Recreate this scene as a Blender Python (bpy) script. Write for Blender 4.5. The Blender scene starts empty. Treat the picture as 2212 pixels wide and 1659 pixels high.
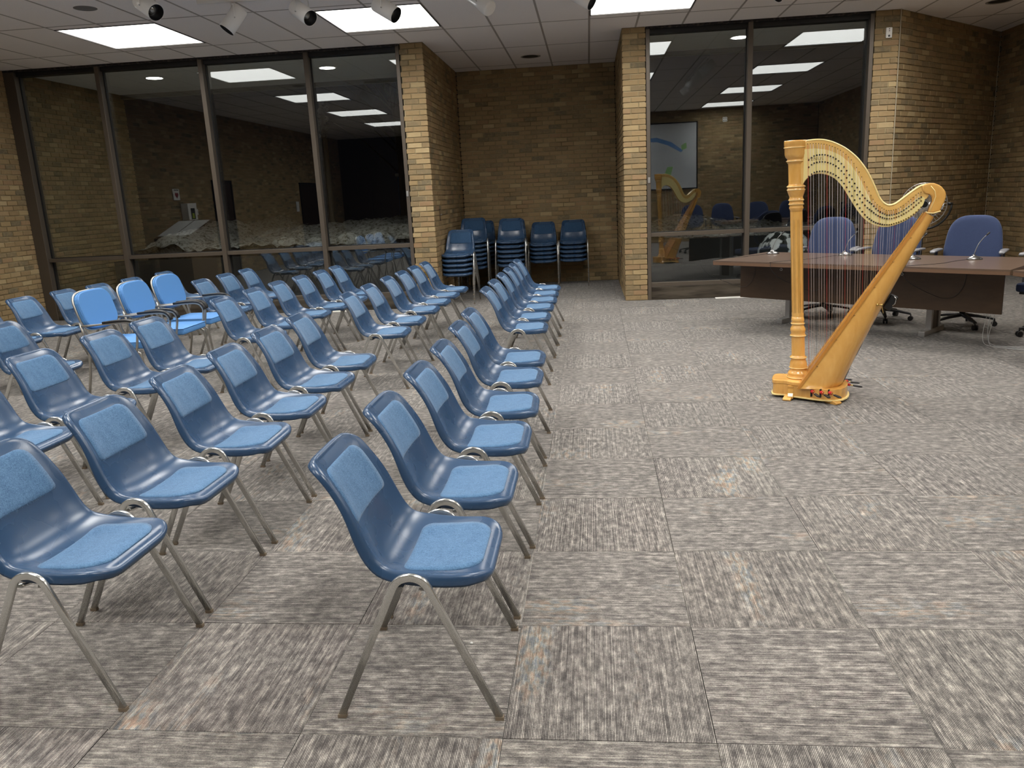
import bpy, bmesh, math, random
from mathutils import Vector, Matrix, Euler
random.seed(7)
C = bpy.context.scene.collection
SC = bpy.context.scene
PI = math.pi
R = math.radians

# ------------------------------------------------------------------ camera, world, lights, exposure
FOC, PPX, PPY = 1688.498, 9.0452, -11.3882          # focal length and principal point offset, for a 2212 px wide frame
PITCH, ROLL, YAW, CAMH = 0.23098, -0.048824, -0.10055, 1.5344
cp, sp = math.cos(PITCH), math.sin(PITCH); cw, sw = math.cos(YAW), math.sin(YAW)
fwd = Vector((sw*cp, cw*cp, -sp)); rgt = Vector((cw, -sw, 0)); upv = rgt.cross(fwd)
cr, sr = math.cos(ROLL), math.sin(ROLL)
r2 = rgt*cr + upv*sr; u2 = -rgt*sr + upv*cr
cam = bpy.data.cameras.new('camera'); camo = bpy.data.objects.new('camera', cam); C.objects.link(camo)
M = Matrix((r2, u2, -fwd)).transposed().to_4x4(); M.translation = Vector((0, 0, CAMH)); camo.matrix_world = M
cam.sensor_width = 36; cam.lens = FOC/2212*36; cam.shift_x = -PPX/2212; cam.shift_y = PPY/2212
cam.clip_start = 0.02; cam.clip_end = 300
SC.camera = camo
world = bpy.data.worlds.new('night'); SC.world = world; world.use_nodes = True
wb = world.node_tree.nodes['Background']; wb.inputs[0].default_value = (0.0006, 0.0006, 0.0008, 1); wb.inputs[1].default_value = 1.0
SC.view_settings.view_transform = 'Standard'; SC.view_settings.look = 'None'
SC.view_settings.gamma = 1.0; SC.view_settings.use_curve_mapping = False
SC.view_settings.exposure = 1.14
LIGHT_POWER = 12.0       # emission strength of the ceiling diffusers
GLASS_F0 = .082
LIGHT_COL = (1.0, 0.975, 0.925)
SC.cycles.use_denoising = True
SC.cycles.max_bounces = 10; SC.cycles.diffuse_bounces = 5; SC.cycles.glossy_bounces = 4
SC.cycles.transparent_max_bounces = 16
SC.cycles.sample_clamp_indirect = 8

# ------------------------------------------------------------------ room numbers
YW = 11.105; ZC = 3.589; YG = YW+0.12
XL = -8.235; XR = 6.30; YB = -0.60; YB2 = -4.0; XS = 1.10
AX0, AX1, AY = -2.167, 0.490, 13.86
PL0 = -2.495; PR1 = 0.800; RP0, RP1 = 3.690, 4.000
ANG_END = (XR, YW+(XR-RP1)*0.985)

# ------------------------------------------------------------------ mesh helpers
class MB:
    def __init__(s): s.v=[]; s.f=[]; s.m=[]; s.sm=[]; s.uv={}
    def add(s, vs, fs, mi=0, smooth=False):
        b=len(s.v); s.v += [tuple(x) for x in vs]
        for f in fs: s.f.append(tuple(b+i for i in f)); s.m.append(mi); s.sm.append(smooth)
        return b
    def box(s, c, d, mi=0, mat=None, ch=0.0):
        x,y,z=[q/2 for q in d]
        if ch<=0:
            vs=[(i*x,j*y,k*z) for k in (-1,1) for j in (-1,1) for i in (-1,1)]
            fs=[(0,2,3,1),(4,5,7,6),(0,1,5,4),(1,3,7,5),(3,2,6,7),(2,0,4,6)]
        else:
            ch=min(ch,x*.9,y*.9,z*.9); vs=[];fs=[]
            idx={}
            for i in (-1,1):
                for j in (-1,1):
                    for k in (-1,1):
                        for a in range(3):
                            p=[i*x,j*y,k*z]
                            for b in range(3):
                                if b!=a: p[b]-= (i,j,k)[b]*ch
                            idx[(i,j,k,a)]=len(vs); vs.append(tuple(p))
            def q(l): fs.append(tuple(l))
            for a in range(3):
                for sgn in (-1,1):
                    o=[b for b in range(3) if b!=a]; l=[]
                    for (s1,s2) in ((-1,-1),(1,-1),(1,1),(-1,1)):
                        t=[0,0,0]; t[a]=sgn; t[o[0]]=s1; t[o[1]]=s2; l.append(idx[(t[0],t[1],t[2],a)])
                    if (sgn>0)!=(a!=1): l=l[::-1]
                    q(l)
            for a in range(3):       # edges parallel to axis a
                o=[b for b in range(3) if b!=a]
                for s1 in (-1,1):
                    for s2 in (-1,1):
                        l=[]
                        for (sa,ax) in ((-1,o[0]),(1,o[0]),(1,o[1]),(-1,o[1])):
                            t=[0,0,0]; t[a]=sa; t[o[0]]=s1; t[o[1]]=s2; l.append(idx[(t[0],t[1],t[2],ax)])
                        q(l)
            for i in (-1,1):
                for j in (-1,1):
                    for k in (-1,1): q([idx[(i,j,k,a)] for a in range(3)])
        c=Vector(c)
        vs=[(mat@Vector(v) if mat else Vector(v))+c for v in vs]
        s.add(vs,fs,mi)
    def prism(s, pts, a, b, axis='y', mi=0, frame=None, smooth=False):
        """polygon pts extruded from a to b along axis; frame maps (p,q,t)->xyz"""
        f=frame or {'y':lambda p,q,t:(p,t,q),'z':lambda p,q,t:(p,q,t),'x':lambda p,q,t:(t,p,q)}[axis]
        n=len(pts); vs=[f(p,q,a) for p,q in pts]+[f(p,q,b) for p,q in pts]
        base=s.add(vs,[],mi)
        s.f.append(tuple(base+i for i in range(n))); s.m.append(mi); s.sm.append(False)
        s.f.append(tuple(base+n+i for i in reversed(range(n)))); s.m.append(mi); s.sm.append(False)
        for i in range(n):
            j=(i+1)%n; s.f.append((base+i,base+n+i,base+n+j,base+j)); s.m.append(mi); s.sm.append(smooth)
    def lathe(s, prof, seg=24, c=(0,0,0), mi=0, smooth=True, mat=None, caps=True):
        vs=[];fs=[];c=Vector(c)
        for r,z in prof:
            for k in range(seg):
                a=2*PI*k/seg; v=Vector((r*math.cos(a),r*math.sin(a),z)); vs.append((mat@v if mat else v)+c)
        for i in range(len(prof)-1):
            for k in range(seg):
                l=(k+1)%seg; fs.append((i*seg+k,i*seg+l,(i+1)*seg+l,(i+1)*seg+k))
        b=s.add(vs,fs,mi,smooth)
        for i,rev in ((0,True),(len(prof)-1,False)):
            if caps and prof[i][0]>1e-5:
                l=[b+i*seg+k for k in range(seg)]; s.f.append(tuple(l[::-1] if rev else l)); s.m.append(mi); s.sm.append(False)
    def tube(s, pts, r, seg=8, mi=0, prof=None, closed=False, caps=True, up=(0,0,1), smooth=None, taper=None):
        """sweep; prof = list of (a,b) offsets in the (side, up) frame or circle radius r"""
        pts=[Vector(p) for p in pts]; n=len(pts)
        pr=prof or [(r*math.cos(2*PI*k/seg),r*math.sin(2*PI*k/seg)) for k in range(seg)]
        m=len(pr); vs=[]; prevU=Vector(up)
        for i,p in enumerate(pts):
            if closed: t=pts[(i+1)%n]-pts[i-1]
            elif i==0: t=pts[1]-p
            elif i==n-1: t=p-pts[i-1]
            else: t=(pts[i+1]-p).normalized()+(p-pts[i-1]).normalized()
            t.normalize(); U=prevU-t*prevU.dot(t)
            if U.length<1e-4: U=t.orthogonal()
            U.normalize(); S=t.cross(U); prevU=U
            k=taper[i] if taper else 1
            for a,b in pr: vs.append(p+S*a*k+U*b*k)
        fs=[]
        for i in range(n if closed else n-1):
            j=(i+1)%n
            for k in range(m):
                l=(k+1)%m; fs.append((i*m+k,i*m+l,j*m+l,j*m+k))
        b=s.add(vs,fs,mi, (prof is None) if smooth is None else smooth)
        if caps and not closed:
            s.f.append(tuple(b+k for k in reversed(range(m)))); s.m.append(mi); s.sm.append(False)
            s.f.append(tuple(b+(n-1)*m+k for k in range(m))); s.m.append(mi); s.sm.append(False)
    def ball(s, c, r, mi=0, seg=12, rings=8, mat=None):
        if not hasattr(r,'__len__'): r=(r,r,r)
        prof=[]
        vs=[];fs=[]
        for i in range(1,rings):
            a=PI*i/rings
            for k in range(seg):
                b=2*PI*k/seg; v=Vector((r[0]*math.sin(a)*math.cos(b),r[1]*math.sin(a)*math.sin(b),-r[2]*math.cos(a))); vs.append((mat@v if mat else v)+Vector(c))
        vs.append(((mat@Vector((0,0,-r[2]))) if mat else Vector((0,0,-r[2])))+Vector(c)); vs.append(((mat@Vector((0,0,r[2]))) if mat else Vector((0,0,r[2])))+Vector(c))
        for i in range(rings-2):
            for k in range(seg):
                l=(k+1)%seg; fs.append((i*seg+k,i*seg+l,(i+1)*seg+l,(i+1)*seg+k))
        nb=len(vs)-2
        for k in range(seg):
            l=(k+1)%seg; fs.append((nb,l,k)); fs.append((nb+1,(rings-2)*seg+k,(rings-2)*seg+l))
        s.add(vs,fs,mi,True)
    def mesh(s, name, mats):
        me=bpy.data.meshes.new(name); me.from_pydata([tuple(v) for v in s.v],[],s.f)
        for mt in (mats if isinstance(mats,(list,tuple)) else [mats]): me.materials.append(mt)
        me.polygons.foreach_set('material_index',s.m); me.polygons.foreach_set('use_smooth',s.sm); me.update()
        return me
    def build(s, name, mats, parent=None, fix=True):
        me=s.mesh(name,mats)
        if fix:
            bm=bmesh.new(); bm.from_mesh(me); bmesh.ops.recalc_face_normals(bm,faces=bm.faces); bm.to_mesh(me); bm.free()
        return link(name,me,parent)

def link(name, me, parent=None):
    o=bpy.data.objects.new(name,me); C.objects.link(o)
    if parent is not None: o.parent=parent
    return o
def bevel_obj(o, w, seg=2, angle=35):
    bm=bmesh.new(); bm.from_mesh(o.data)
    es=[e for e in bm.edges if len(e.link_faces)==2 and e.calc_face_angle(0)>R(angle)]
    bmesh.ops.bevel(bm,geom=es,offset=w,segments=seg,affect='EDGES',profile=.6,clamp_overlap=True)
    bm.to_mesh(o.data); bm.free(); return o
def subsurf(o, lv=1, solid=0):
    m=o.modifiers.new('s','SUBSURF'); m.levels=lv; m.render_levels=lv
    if solid:
        m2=o.modifiers.new('t','SOLIDIFY'); m2.thickness=solid; m2.offset=-1
    dg=bpy.context.evaluated_depsgraph_get(); dg.update()
    me=bpy.data.meshes.new_from_object(o.evaluated_get(dg)); o.modifiers.clear(); o.data=me
    me.polygons.foreach_set('use_smooth',[True]*len(me.polygons)); return o
def empty(name, loc=(0,0,0), rz=0):
    o=bpy.data.objects.new(name,None); C.objects.link(o); o.location=loc; o.rotation_euler=(0,0,rz); o.empty_display_size=.1; return o
def tag(o, label=None, cat=None, group=None, kind=None):
    if label: o['label']=label
    if cat: o['category']=cat
    if group: o['group']=group
    if kind: o['kind']=kind
    return o
def dup(root, loc=None, rz=None, label=None, group=None):
    def rec(o,par):
        c=o.copy(); C.objects.link(c)
        if par is not None: c.parent=par
        for ch in kids.get(o,[]): rec(ch,c)
        return c
    kids={}
    for o in C.objects:
        if o.parent: kids.setdefault(o.parent,[]).append(o)
    r=rec(root,None)
    if loc is not None: r.location=loc
    if rz is not None: r.rotation_euler=(0,0,rz)
    if label: r['label']=label
    if group: r['group']=group
    return r

# ------------------------------------------------------------------ materials
def mat(name, col=(.5,.5,.5), rough=.5, metal=0, spec=.5, coat=0, emis=None, es=0, trans=0, sheen=0):
    m=bpy.data.materials.new(name); m.use_nodes=True; b=m.node_tree.nodes['Principled BSDF']
    b.inputs['Base Color'].default_value=(*col,1); b.inputs['Roughness'].default_value=rough; b.inputs['Metallic'].default_value=metal
    b.inputs['Specular IOR Level'].default_value=spec; b.inputs['Coat Weight'].default_value=coat; b.inputs['Coat Roughness'].default_value=.12
    b.inputs['Transmission Weight'].default_value=trans; b.inputs['Sheen Weight'].default_value=sheen
    if emis: b.inputs['Emission Color'].default_value=(*emis,1); b.inputs['Emission Strength'].default_value=es
    return m
class NT:
    def __init__(s,m): s.m=m; s.t=m.node_tree; s.b=s.t.nodes.get('Principled BSDF')
    def n(s,ty,**kw):
        x=s.t.nodes.new('ShaderNode'+ty)
        for k,v in kw.items():
            if k.startswith('_'): x.inputs[k[1:].replace('_',' ')].default_value=v
            else: setattr(x,k,v)
        return x
    def l(s,a,b): s.t.links.new(a,b)
    def math(s,op,a,b=None,c=None,clamp=False):
        x=s.t.nodes.new('ShaderNodeMath'); x.operation=op; x.use_clamp=clamp
        for i,q in enumerate((a,b,c)):
            if q is None: continue
            if isinstance(q,(int,float)): x.inputs[i].default_value=q
            else: s.l(q,x.inputs[i])
        return x.outputs[0]
    def ramp(s,fac,stops,interp='LINEAR'):
        x=s.t.nodes.new('ShaderNodeValToRGB'); x.color_ramp.interpolation=interp; e=x.color_ramp.elements
        while len(e)<len(stops): e.new(.5)
        for q,(p,c) in zip(e,stops): q.position=p; q.color=(*c,1) if len(c)==3 else c
        s.l(fac,x.inputs[0]); return x.outputs[0]
    def mix(s,fac,a,b,mode='MIX'):
        x=s.t.nodes.new('ShaderNodeMix'); x.data_type='RGBA'; x.blend_type=mode
        for i,q in ((0,fac),(6,a),(7,b)):
            if isinstance(q,(int,float)): x.inputs[i].default_value=q
            elif isinstance(q,tuple): x.inputs[i].default_value=(*q,1)
            else: s.l(q,x.inputs[i])
        return x.outputs[2]
    def noise(s,vec,scale,detail=2,rough=.5,dim='3D'):
        x=s.n('TexNoise'); x.noise_dimensions=dim; x.inputs['Scale'].default_value=scale; x.inputs['Detail'].default_value=detail; x.inputs['Roughness'].default_value=rough
        if vec is not None: s.l(vec,x.inputs['Vector'])
        return x.outputs['Fac']
    def coord(s,which='Object'): return s.n('TexCoord').outputs[which]
    def mapping(s,vec,scale=(1,1,1),loc=(0,0,0),rot=(0,0,0)):
        x=s.n('Mapping'); x.inputs['Scale'].default_value=scale; x.inputs['Location'].default_value=loc; x.inputs['Rotation'].default_value=rot; s.l(vec,x.inputs[0]); return x.outputs[0]
    def bump(s,h,strength=.3,dist=.002):
        x=s.n('Bump'); x.inputs['Strength'].default_value=strength; x.inputs['Distance'].default_value=dist; s.l(h,x.inputs['Height']); s.l(x.outputs[0],s.b.inputs['Normal'])

def m_brick():
    m=mat('brick_clay',rough=.92,spec=.12); t=NT(m)
    oi=t.n('ObjectInfo').outputs['Random']; ge=t.n('NewGeometry').outputs['Random Per Island']
    r=t.math('FRACT',t.math('ADD',oi,ge))
    col=t.ramp(r,[(0,(.165,.138,.088)),(.08,(.235,.180,.105)),(.22,(.275,.198,.108)),(.40,(.305,.213,.112)),(.58,(.335,.236,.122)),(.74,(.365,.262,.136)),(.84,(.320,.205,.115)),(.93,(.42,.318,.170)),(1,(.48,.37,.21))])
    g=t.n('NewGeometry').outputs['Position']
    n1=t.noise(g,22,4,.65); n2=t.noise(g,140,2)
    c2=t.mix(t.math('MULTIPLY',t.math('SUBTRACT',n1,.45,clamp=True),2.0,clamp=True),col,(.40,.285,.15))
    c3=t.mix(t.math('MULTIPLY',n2,.25),c2,(.12,.09,.05))
    t.l(c3,t.b.inputs['Base Color']); t.bump(t.math('ADD',n1,t.math('MULTIPLY',n2,.5)),.6,.004); return m
def m_mortar():
    m=mat('mortar',rough=.95,spec=.1); t=NT(m); g=t.n('NewGeometry').outputs['Position']
    t.l(t.ramp(t.noise(g,3,3),[(.3,(.19,.145,.08)),(.7,(.42,.345,.21))]),t.b.inputs['Base Color']); return m
def m_carpet():
    m=mat('carpet_loop',rough=.95,spec=.08,sheen=.2); t=NT(m)
    uv=t.n('UVMap'); uv.uv_map='uv'; uv=uv.outputs[0]; sep=t.n('SeparateXYZ'); t.l(uv,sep.inputs[0])
    u=sep.outputs[0]; v=sep.outputs[1]                # stripes run along v, in metres
    st=t.math('MULTIPLY',t.math('ADD',t.math('SINE',t.math('MULTIPLY',u,2*PI/.0046)),1),.5)
    tone=t.noise(t.mapping(uv,(230,1.0,1)),1,2,.6)       # tone of each yarn row
    tone2=t.noise(t.mapping(uv,(75,9,1)),1,3,.6)         # broken flecks along the row
    loop=t.noise(t.mapping(uv,(380,210,1)),1,1,.5)
    patch=t.noise(t.mapping(uv,(16,16,1)),1,3,.6)
    blotch=t.noise(t.mapping(uv,(38,20,1)),1,3,.65)
    f=t.math('ADD',t.math('MULTIPLY',st,.56),t.math('MULTIPLY',t.math('SUBTRACT',tone,.5),.75))
    f=t.math('ADD',f,t.math('MULTIPLY',t.math('SUBTRACT',tone2,.5),.65))
    f=t.math('ADD',f,t.math('MULTIPLY',t.math('SUBTRACT',blotch,.5),1.0))
    f=t.math('ADD',f,t.math('MULTIPLY',t.math('SUBTRACT',loop,.5),.45))
    col=t.ramp(f,[(.0,(.032,.028,.027)),(.18,(.060,.054,.051)),(.36,(.145,.131,.121)),(.58,(.325,.300,.268)),(.82,(.60,.555,.49))])
    acc=t.noise(t.mapping(uv,(3.6,1.1,1),(3.7,1.1,0)),1,2,.5); hue=t.noise(t.mapping(uv,(45,14,1)),1,2,.6)
    am=t.math('MULTIPLY',t.math('SUBTRACT',acc,.585,clamp=True),5.5,clamp=True)
    ac=t.ramp(hue,[(.36,(.14,.20,.26)),(.46,(.29,.33,.32)),(.54,(.40,.31,.22)),(.64,(.44,.27,.17))])
    ac2=t.mix(1.0,ac,t.ramp(f,[(0,(.35,.35,.35)),(.8,(1.7,1.7,1.7))]),'MULTIPLY')
    col=t.mix(t.math('MULTIPLY',am,.55),col,ac2)
    t.l(col,t.b.inputs['Base Color']); t.bump(t.math('ADD',st,loop),.5,.002); return m
def m_ceiling():
    m=mat('ceiling_board',(.50,.475,.455),.9,spec=.15); t=NT(m); g=t.coord('Object')
    n=t.noise(g,170,2,.6); t.l(t.ramp(n,[(.25,(.72,.685,.66)),(.5,(.86,.825,.80))]),t.b.inputs['Base Color']); t.bump(n,.15,.001); return m
def m_fabric(name,c0,c1,pitch=.0056,sheen=.15,heather=330):
    m=mat(name,rough=.95,spec=.1,sheen=sheen); t=NT(m); g=t.coord('Object'); sp=t.n('SeparateXYZ'); t.l(g,sp.inputs[0])
    k=2*PI/pitch; a=t.math('SINE',t.math('MULTIPLY',t.math('ADD',t.math('ADD',sp.outputs[0],sp.outputs[2]),sp.outputs[1]),k*.7)); b=t.math('SINE',t.math('MULTIPLY',t.math('SUBTRACT',t.math('ADD',sp.outputs[0],sp.outputs[2]),sp.outputs[1]),k*.7))
    w=t.math('ADD',t.math('MULTIPLY',t.math('MULTIPLY',a,b),.5),.5); n=t.noise(g,heather,2,.7); n2=t.noise(g,34,3,.6)
    nb=t.noise(g,heather*.45,2,.6); f=t.math('ADD',t.math('MULTIPLY',n,.66),.08); f=t.math('ADD',f,t.math('MULTIPLY',nb,.30)); f=t.math('ADD',f,t.math('MULTIPLY',t.math('SUBTRACT',n2,.5),.22))
    t.l(t.ramp(f,[(.28,c0),(.85,c1)]),t.b.inputs['Base Color']); t.bump(f,.8,.0015); return m
def m_wood(name,c0,c1,axis=(18,18,1.5),rough=.3,coat=.3,scale=1.0,dist=1.2):
    m=mat(name,rough=rough,coat=coat); t=NT(m); g=t.coord('Object'); v=t.mapping(g,axis)
    n=t.noise(v,3*scale,5,.62); n2=t.noise(v,14*scale,2,.5); f=t.math('ADD',t.math('MULTIPLY',n,.75),t.math('MULTIPLY',n2,.25))
    t.l(t.ramp(f,[(.3,c0),(.7,c1)]),t.b.inputs['Base Color']); return m
def m_glass():
    m=bpy.data.materials.new('window_glass'); m.use_nodes=True; t=NT(m); t.t.nodes.clear()
    o=t.n('OutputMaterial'); mx=t.n('MixShader'); tr=t.n('BsdfTransparent'); gl=t.n('BsdfGlossy')
    gl.inputs['Roughness'].default_value=0.0; gl.inputs[0].default_value=(.95,.98,1,1); tr.inputs[0].default_value=(.93,.95,.94,1)
    g=t.n('NewGeometry'); d=t.n('VectorMath',operation='DOT_PRODUCT'); t.l(g.outputs['Normal'],d.inputs[0]); t.l(g.outputs['Incoming'],d.inputs[1])
    c=t.math('SUBTRACT',1,t.math('ABSOLUTE',d.outputs['Value']),clamp=True)
    t.l(t.math('ADD',t.math('MULTIPLY',t.math('POWER',c,5),1-GLASS_F0),GLASS_F0),mx.inputs[0])      # Schlick, each face of the pane
    t.l(tr.outputs[0],mx.inputs[1]); t.l(gl.outputs[0],mx.inputs[2]); t.l(mx.outputs[0],o.inputs[0]); return m
def m_snow():
    m=mat('snow',(.8,.8,.8),.8,spec=.2); t=NT(m); g=t.n('NewGeometry').outputs['Position']
    n=t.noise(g,14,5,.7); n2=t.noise(g,3,3)
    t.l(t.mix(t.math('MULTIPLY',t.math('SUBTRACT',n,.47,clamp=True),6,clamp=True),(.46,.455,.43),(.10,.09,.065)),t.b.inputs['Base Color']); t.bump(n,1,.05); return m
BRICK=m_brick(); MORTAR=m_mortar(); CARPET=m_carpet(); CEIL=m_ceiling(); GLASS=m_glass(); SNOW=m_snow()
TBAR=mat('ceiling_grid_bar',(.36,.33,.30),.6)
DIFF=mat('light_diffuser',(.9,.9,.9),.4,emis=LIGHT_COL,es=LIGHT_POWER)
t=NT(DIFF)   # prismatic lens: a real fixture gives less light at flat angles than straight down
g_=t.n('NewGeometry'); dp_=t.n('VectorMath',operation='DOT_PRODUCT'); t.l(g_.outputs['Normal'],dp_.inputs[0]); t.l(g_.outputs['Incoming'],dp_.inputs[1])
t.l(t.math('MULTIPLY',t.math('ADD',t.math('MULTIPLY',t.math('POWER',t.math('ABSOLUTE',dp_.outputs['Value']),1.3),.88),.12),LIGHT_POWER),t.b.inputs['Emission Strength'])
WHITE=mat('white_enamel',(.82,.80,.76),.35,coat=.3)
BRONZE=mat('bronze_aluminium',(.105,.085,.066),.42,metal=.35)
BASEP=mat('bronze_base_panel',(.085,.07,.05),.4,metal=.3)
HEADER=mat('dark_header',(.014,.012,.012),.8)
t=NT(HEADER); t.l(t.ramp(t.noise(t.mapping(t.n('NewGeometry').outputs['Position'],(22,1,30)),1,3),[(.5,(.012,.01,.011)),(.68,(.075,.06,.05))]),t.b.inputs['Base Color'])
t=NT(BASEP); t.l(t.ramp(t.noise(t.mapping(t.n('NewGeometry').outputs['Position'],(1.2,1,9)),1.6,3),[(.35,(.03,.023,.016)),(.62,(.105,.088,.066))]),t.b.inputs['Base Color'])
GASKET=mat('black_gasket',(.008,.008,.009),.5)
SHELL=mat('navy_plastic',(.020,.050,.108),.28,coat=.0)
t=NT(SHELL); g_=t.coord('Object'); t.l(t.ramp(t.noise(g_,5,3),[(.3,(.022,.052,.108)),(.7,(.028,.062,.126))]),t.b.inputs['Base Color']); t.l(t.ramp(t.noise(g_,9,2),[(.3,(.25,)*3),(.8,(.32,)*3)]),t.b.inputs['Roughness'])
PAD=m_fabric('blue_woven_upholstery',(.010,.042,.105),(.135,.252,.410))
VINYL=mat('light_blue_vinyl',(.088,.245,.54),.55,spec=.35)
CHROME=mat('worn_chrome',(.62,.62,.60),.2,metal=.86)
t=NT(CHROME); t.l(t.ramp(t.noise(t.coord('Object'),14,3,.6),[(.35,(.17,)*3),(.75,(.27,)*3)]),t.b.inputs['Roughness'])
STEEL=mat('satin_metal_tube',(.46,.44,.40),.35,metal=.85)
GLIDE=mat('brown_glide',(.17,.13,.09),.6); BLACK=mat('black_plastic',(.012,.012,.013),.4); BLACKM=mat('black_metal',(.01,.01,.01),.35,metal=.3)
MAPLE=m_wood('honey_maple',(.58,.29,.060),(.72,.41,.115),(2.2,14,1.4),.22,.6,.8); MAPLEP=m_wood('pale_maple',(.70,.42,.12),(.80,.53,.19),(3,14,3),.25,.5,.8)
MAPLED=m_wood('amber_maple',(.42,.17,.025),(.52,.235,.045),(14,14,1.2),.3,.4)
PLATE=mat('pale_brass_plate',(.84,.70,.30),.33,metal=.12); BRASS=mat('polished_brass',(.62,.44,.16),.25,metal=1)
GOLD=mat('gilt_edge',(.90,.70,.30),.25,metal=.1,coat=.4)
STRW=mat('clear_gut_string',(.95,.93,.95),.35); STRR=mat('red_string',(.68,.05,.05),.4); STRB=mat('dark_string',(.03,.03,.045),.4); STRM=mat('wound_wire_string',(.80,.78,.80),.4,metal=.2)
REDF=mat('red_felt',(.55,.02,.02),.8)
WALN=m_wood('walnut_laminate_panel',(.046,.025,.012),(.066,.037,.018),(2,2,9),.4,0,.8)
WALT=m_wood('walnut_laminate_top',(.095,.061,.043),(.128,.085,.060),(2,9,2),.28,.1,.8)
EDGE=mat('walnut_edge_band',(.15,.085,.050),.4)
ALU=mat('brushed_aluminium',(.42,.41,.40),.4,metal=.7)
OFFICE=m_fabric('royal_blue_office_fabric',(.029,.042,.092),(.053,.073,.148),.003,.2,420)
CLEAR=mat('clear_plastic',(.85,.88,.92),.15,trans=.9); DARKW=m_wood('dark_wood_panel',(.018,.009,.005),(.035,.018,.010),(6,6,1),.4,.1)
PAPER=mat('white_paper',(.62,.62,.60),.7); GREEN=mat('map_green',(.22,.42,.14),.6); BLUEP=mat('map_blue',(.10,.22,.45),.6); GREYL=mat('map_grey_line',(.25,.27,.30),.6)
BLUEBIN=mat('blue_paint',(.02,.10,.30),.5); CONC=mat('dark_concrete',(.02,.02,.02),.9); SOFFIT=mat('soffit_plaster',(.80,.81,.79),.8)
BARK=mat('bark',(.06,.045,.03),.9); GREYP=mat('grey_plastic',(.16,.16,.17),.4)

# ------------------------------------------------------------------ the room shell
def clip(poly, reg):
    """Sutherland-Hodgman: poly clipped by convex counter-clockwise reg"""
    out=poly
    for i in range(len(reg)):
        a=reg[i]; b=reg[(i+1)%len(reg)]; src=out; out=[]
        ins=lambda p:(b[0]-a[0])*(p[1]-a[1])-(b[1]-a[1])*(p[0]-a[0])>=-1e-9
        for k in range(len(src)):
            p,q=src[k-1],src[k]
            if ins(p)!=ins(q):
                d1=(b[0]-a[0])*(p[1]-a[1])-(b[1]-a[1])*(p[0]-a[0]); d2=(b[0]-a[0])*(q[1]-a[1])-(b[1]-a[1])*(q[0]-a[0])
                s=d1/(d1-d2); out.append((p[0]+(q[0]-p[0])*s,p[1]+(q[1]-p[1])*s))
            if ins(q): out.append(q)
        if len(out)<3: return []
    return out
def area(p): return abs(sum(p[i-1][0]*p[i][1]-p[i][0]*p[i-1][1] for i in range(len(p))))/2
REG=[[(XL,YB2),(XS,YB2),(XS,YB),(XL,YB)],[(XL,YB),(XR,YB),(XR,YW),(XL,YW)],[(AX0,YW),(AX1,YW),(AX1,AY),(AX0,AY)],[(RP1,YW),(XR,YW),ANG_END]]
def place_px(X):
    d=Vector(X)-Vector((0,0,CAMH)); z=d.dot(fwd)
    if z<=.05: return None
    return (1106+PPX+FOC*d.dot(r2)/z, 829.5+PPY-FOC*d.dot(u2)/z, z)
def inview(X,m=60):
    q=place_px(X); return q is not None and -m<q[0]<2212+m and -m<q[1]<1659+m
def cells(ox,oy,a,du,dv,irange,jrange):
    ca,sa=math.cos(a),math.sin(a)
    for i in irange:
        for j in jrange:
            P=lambda u,v:(ox+u*du*ca-v*dv*sa, oy+u*du*sa+v*dv*ca)
            yield i,j,[P(i,j),P(i+1,j),P(i+1,j+1),P(i,j+1)]

floor=MB()
floor.box(((XL+XR)/2,(YB+YW)/2,-.11),(XR-XL+.3,YW-YB+.3,.2)); floor.box(((AX0+AX1)/2,(YW+AY)/2+.1,-.11),(AX1-AX0+.3,AY-YW+.1,.2))
floor.box(((XL+XS)/2,(YB2+YB)/2-.1,-.11),(XS-XL+.3,YB-YB2,.2)); floor.prism([(RP1-.1,YW-.2),(XR+.15,YW-.2),(XR+.15,ANG_END[1]+.15)],-.21,-.01,'z')
floor_o=floor.build('floor',MORTAR); tag(floor_o,kind='structure')
GX,GY,GA,GS=-.28702,1.95346,-.0058,.6096
vis=[];rest=[]
for i,j,poly in cells(GX,GY,GA,GS,GS,range(-15,13),range(-12,22)):
    ps=[p for p in (clip(poly,r) for r in REG) if p and area(p)>.0004]
    if not ps: continue
    cx_=sum(p[0] for p in poly)/4; cy_=sum(p[1] for p in poly)/4
    q=place_px((cx_,cy_,0)); seen=any(inview((x,y,0),5) for x,y in poly)
    (vis if seen else rest).append((q[2] if q else 99,i,j,poly,ps))
vis.sort(key=lambda t:t[0]); rest+=[t for t in vis[290:]]; vis=vis[:290]
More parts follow.
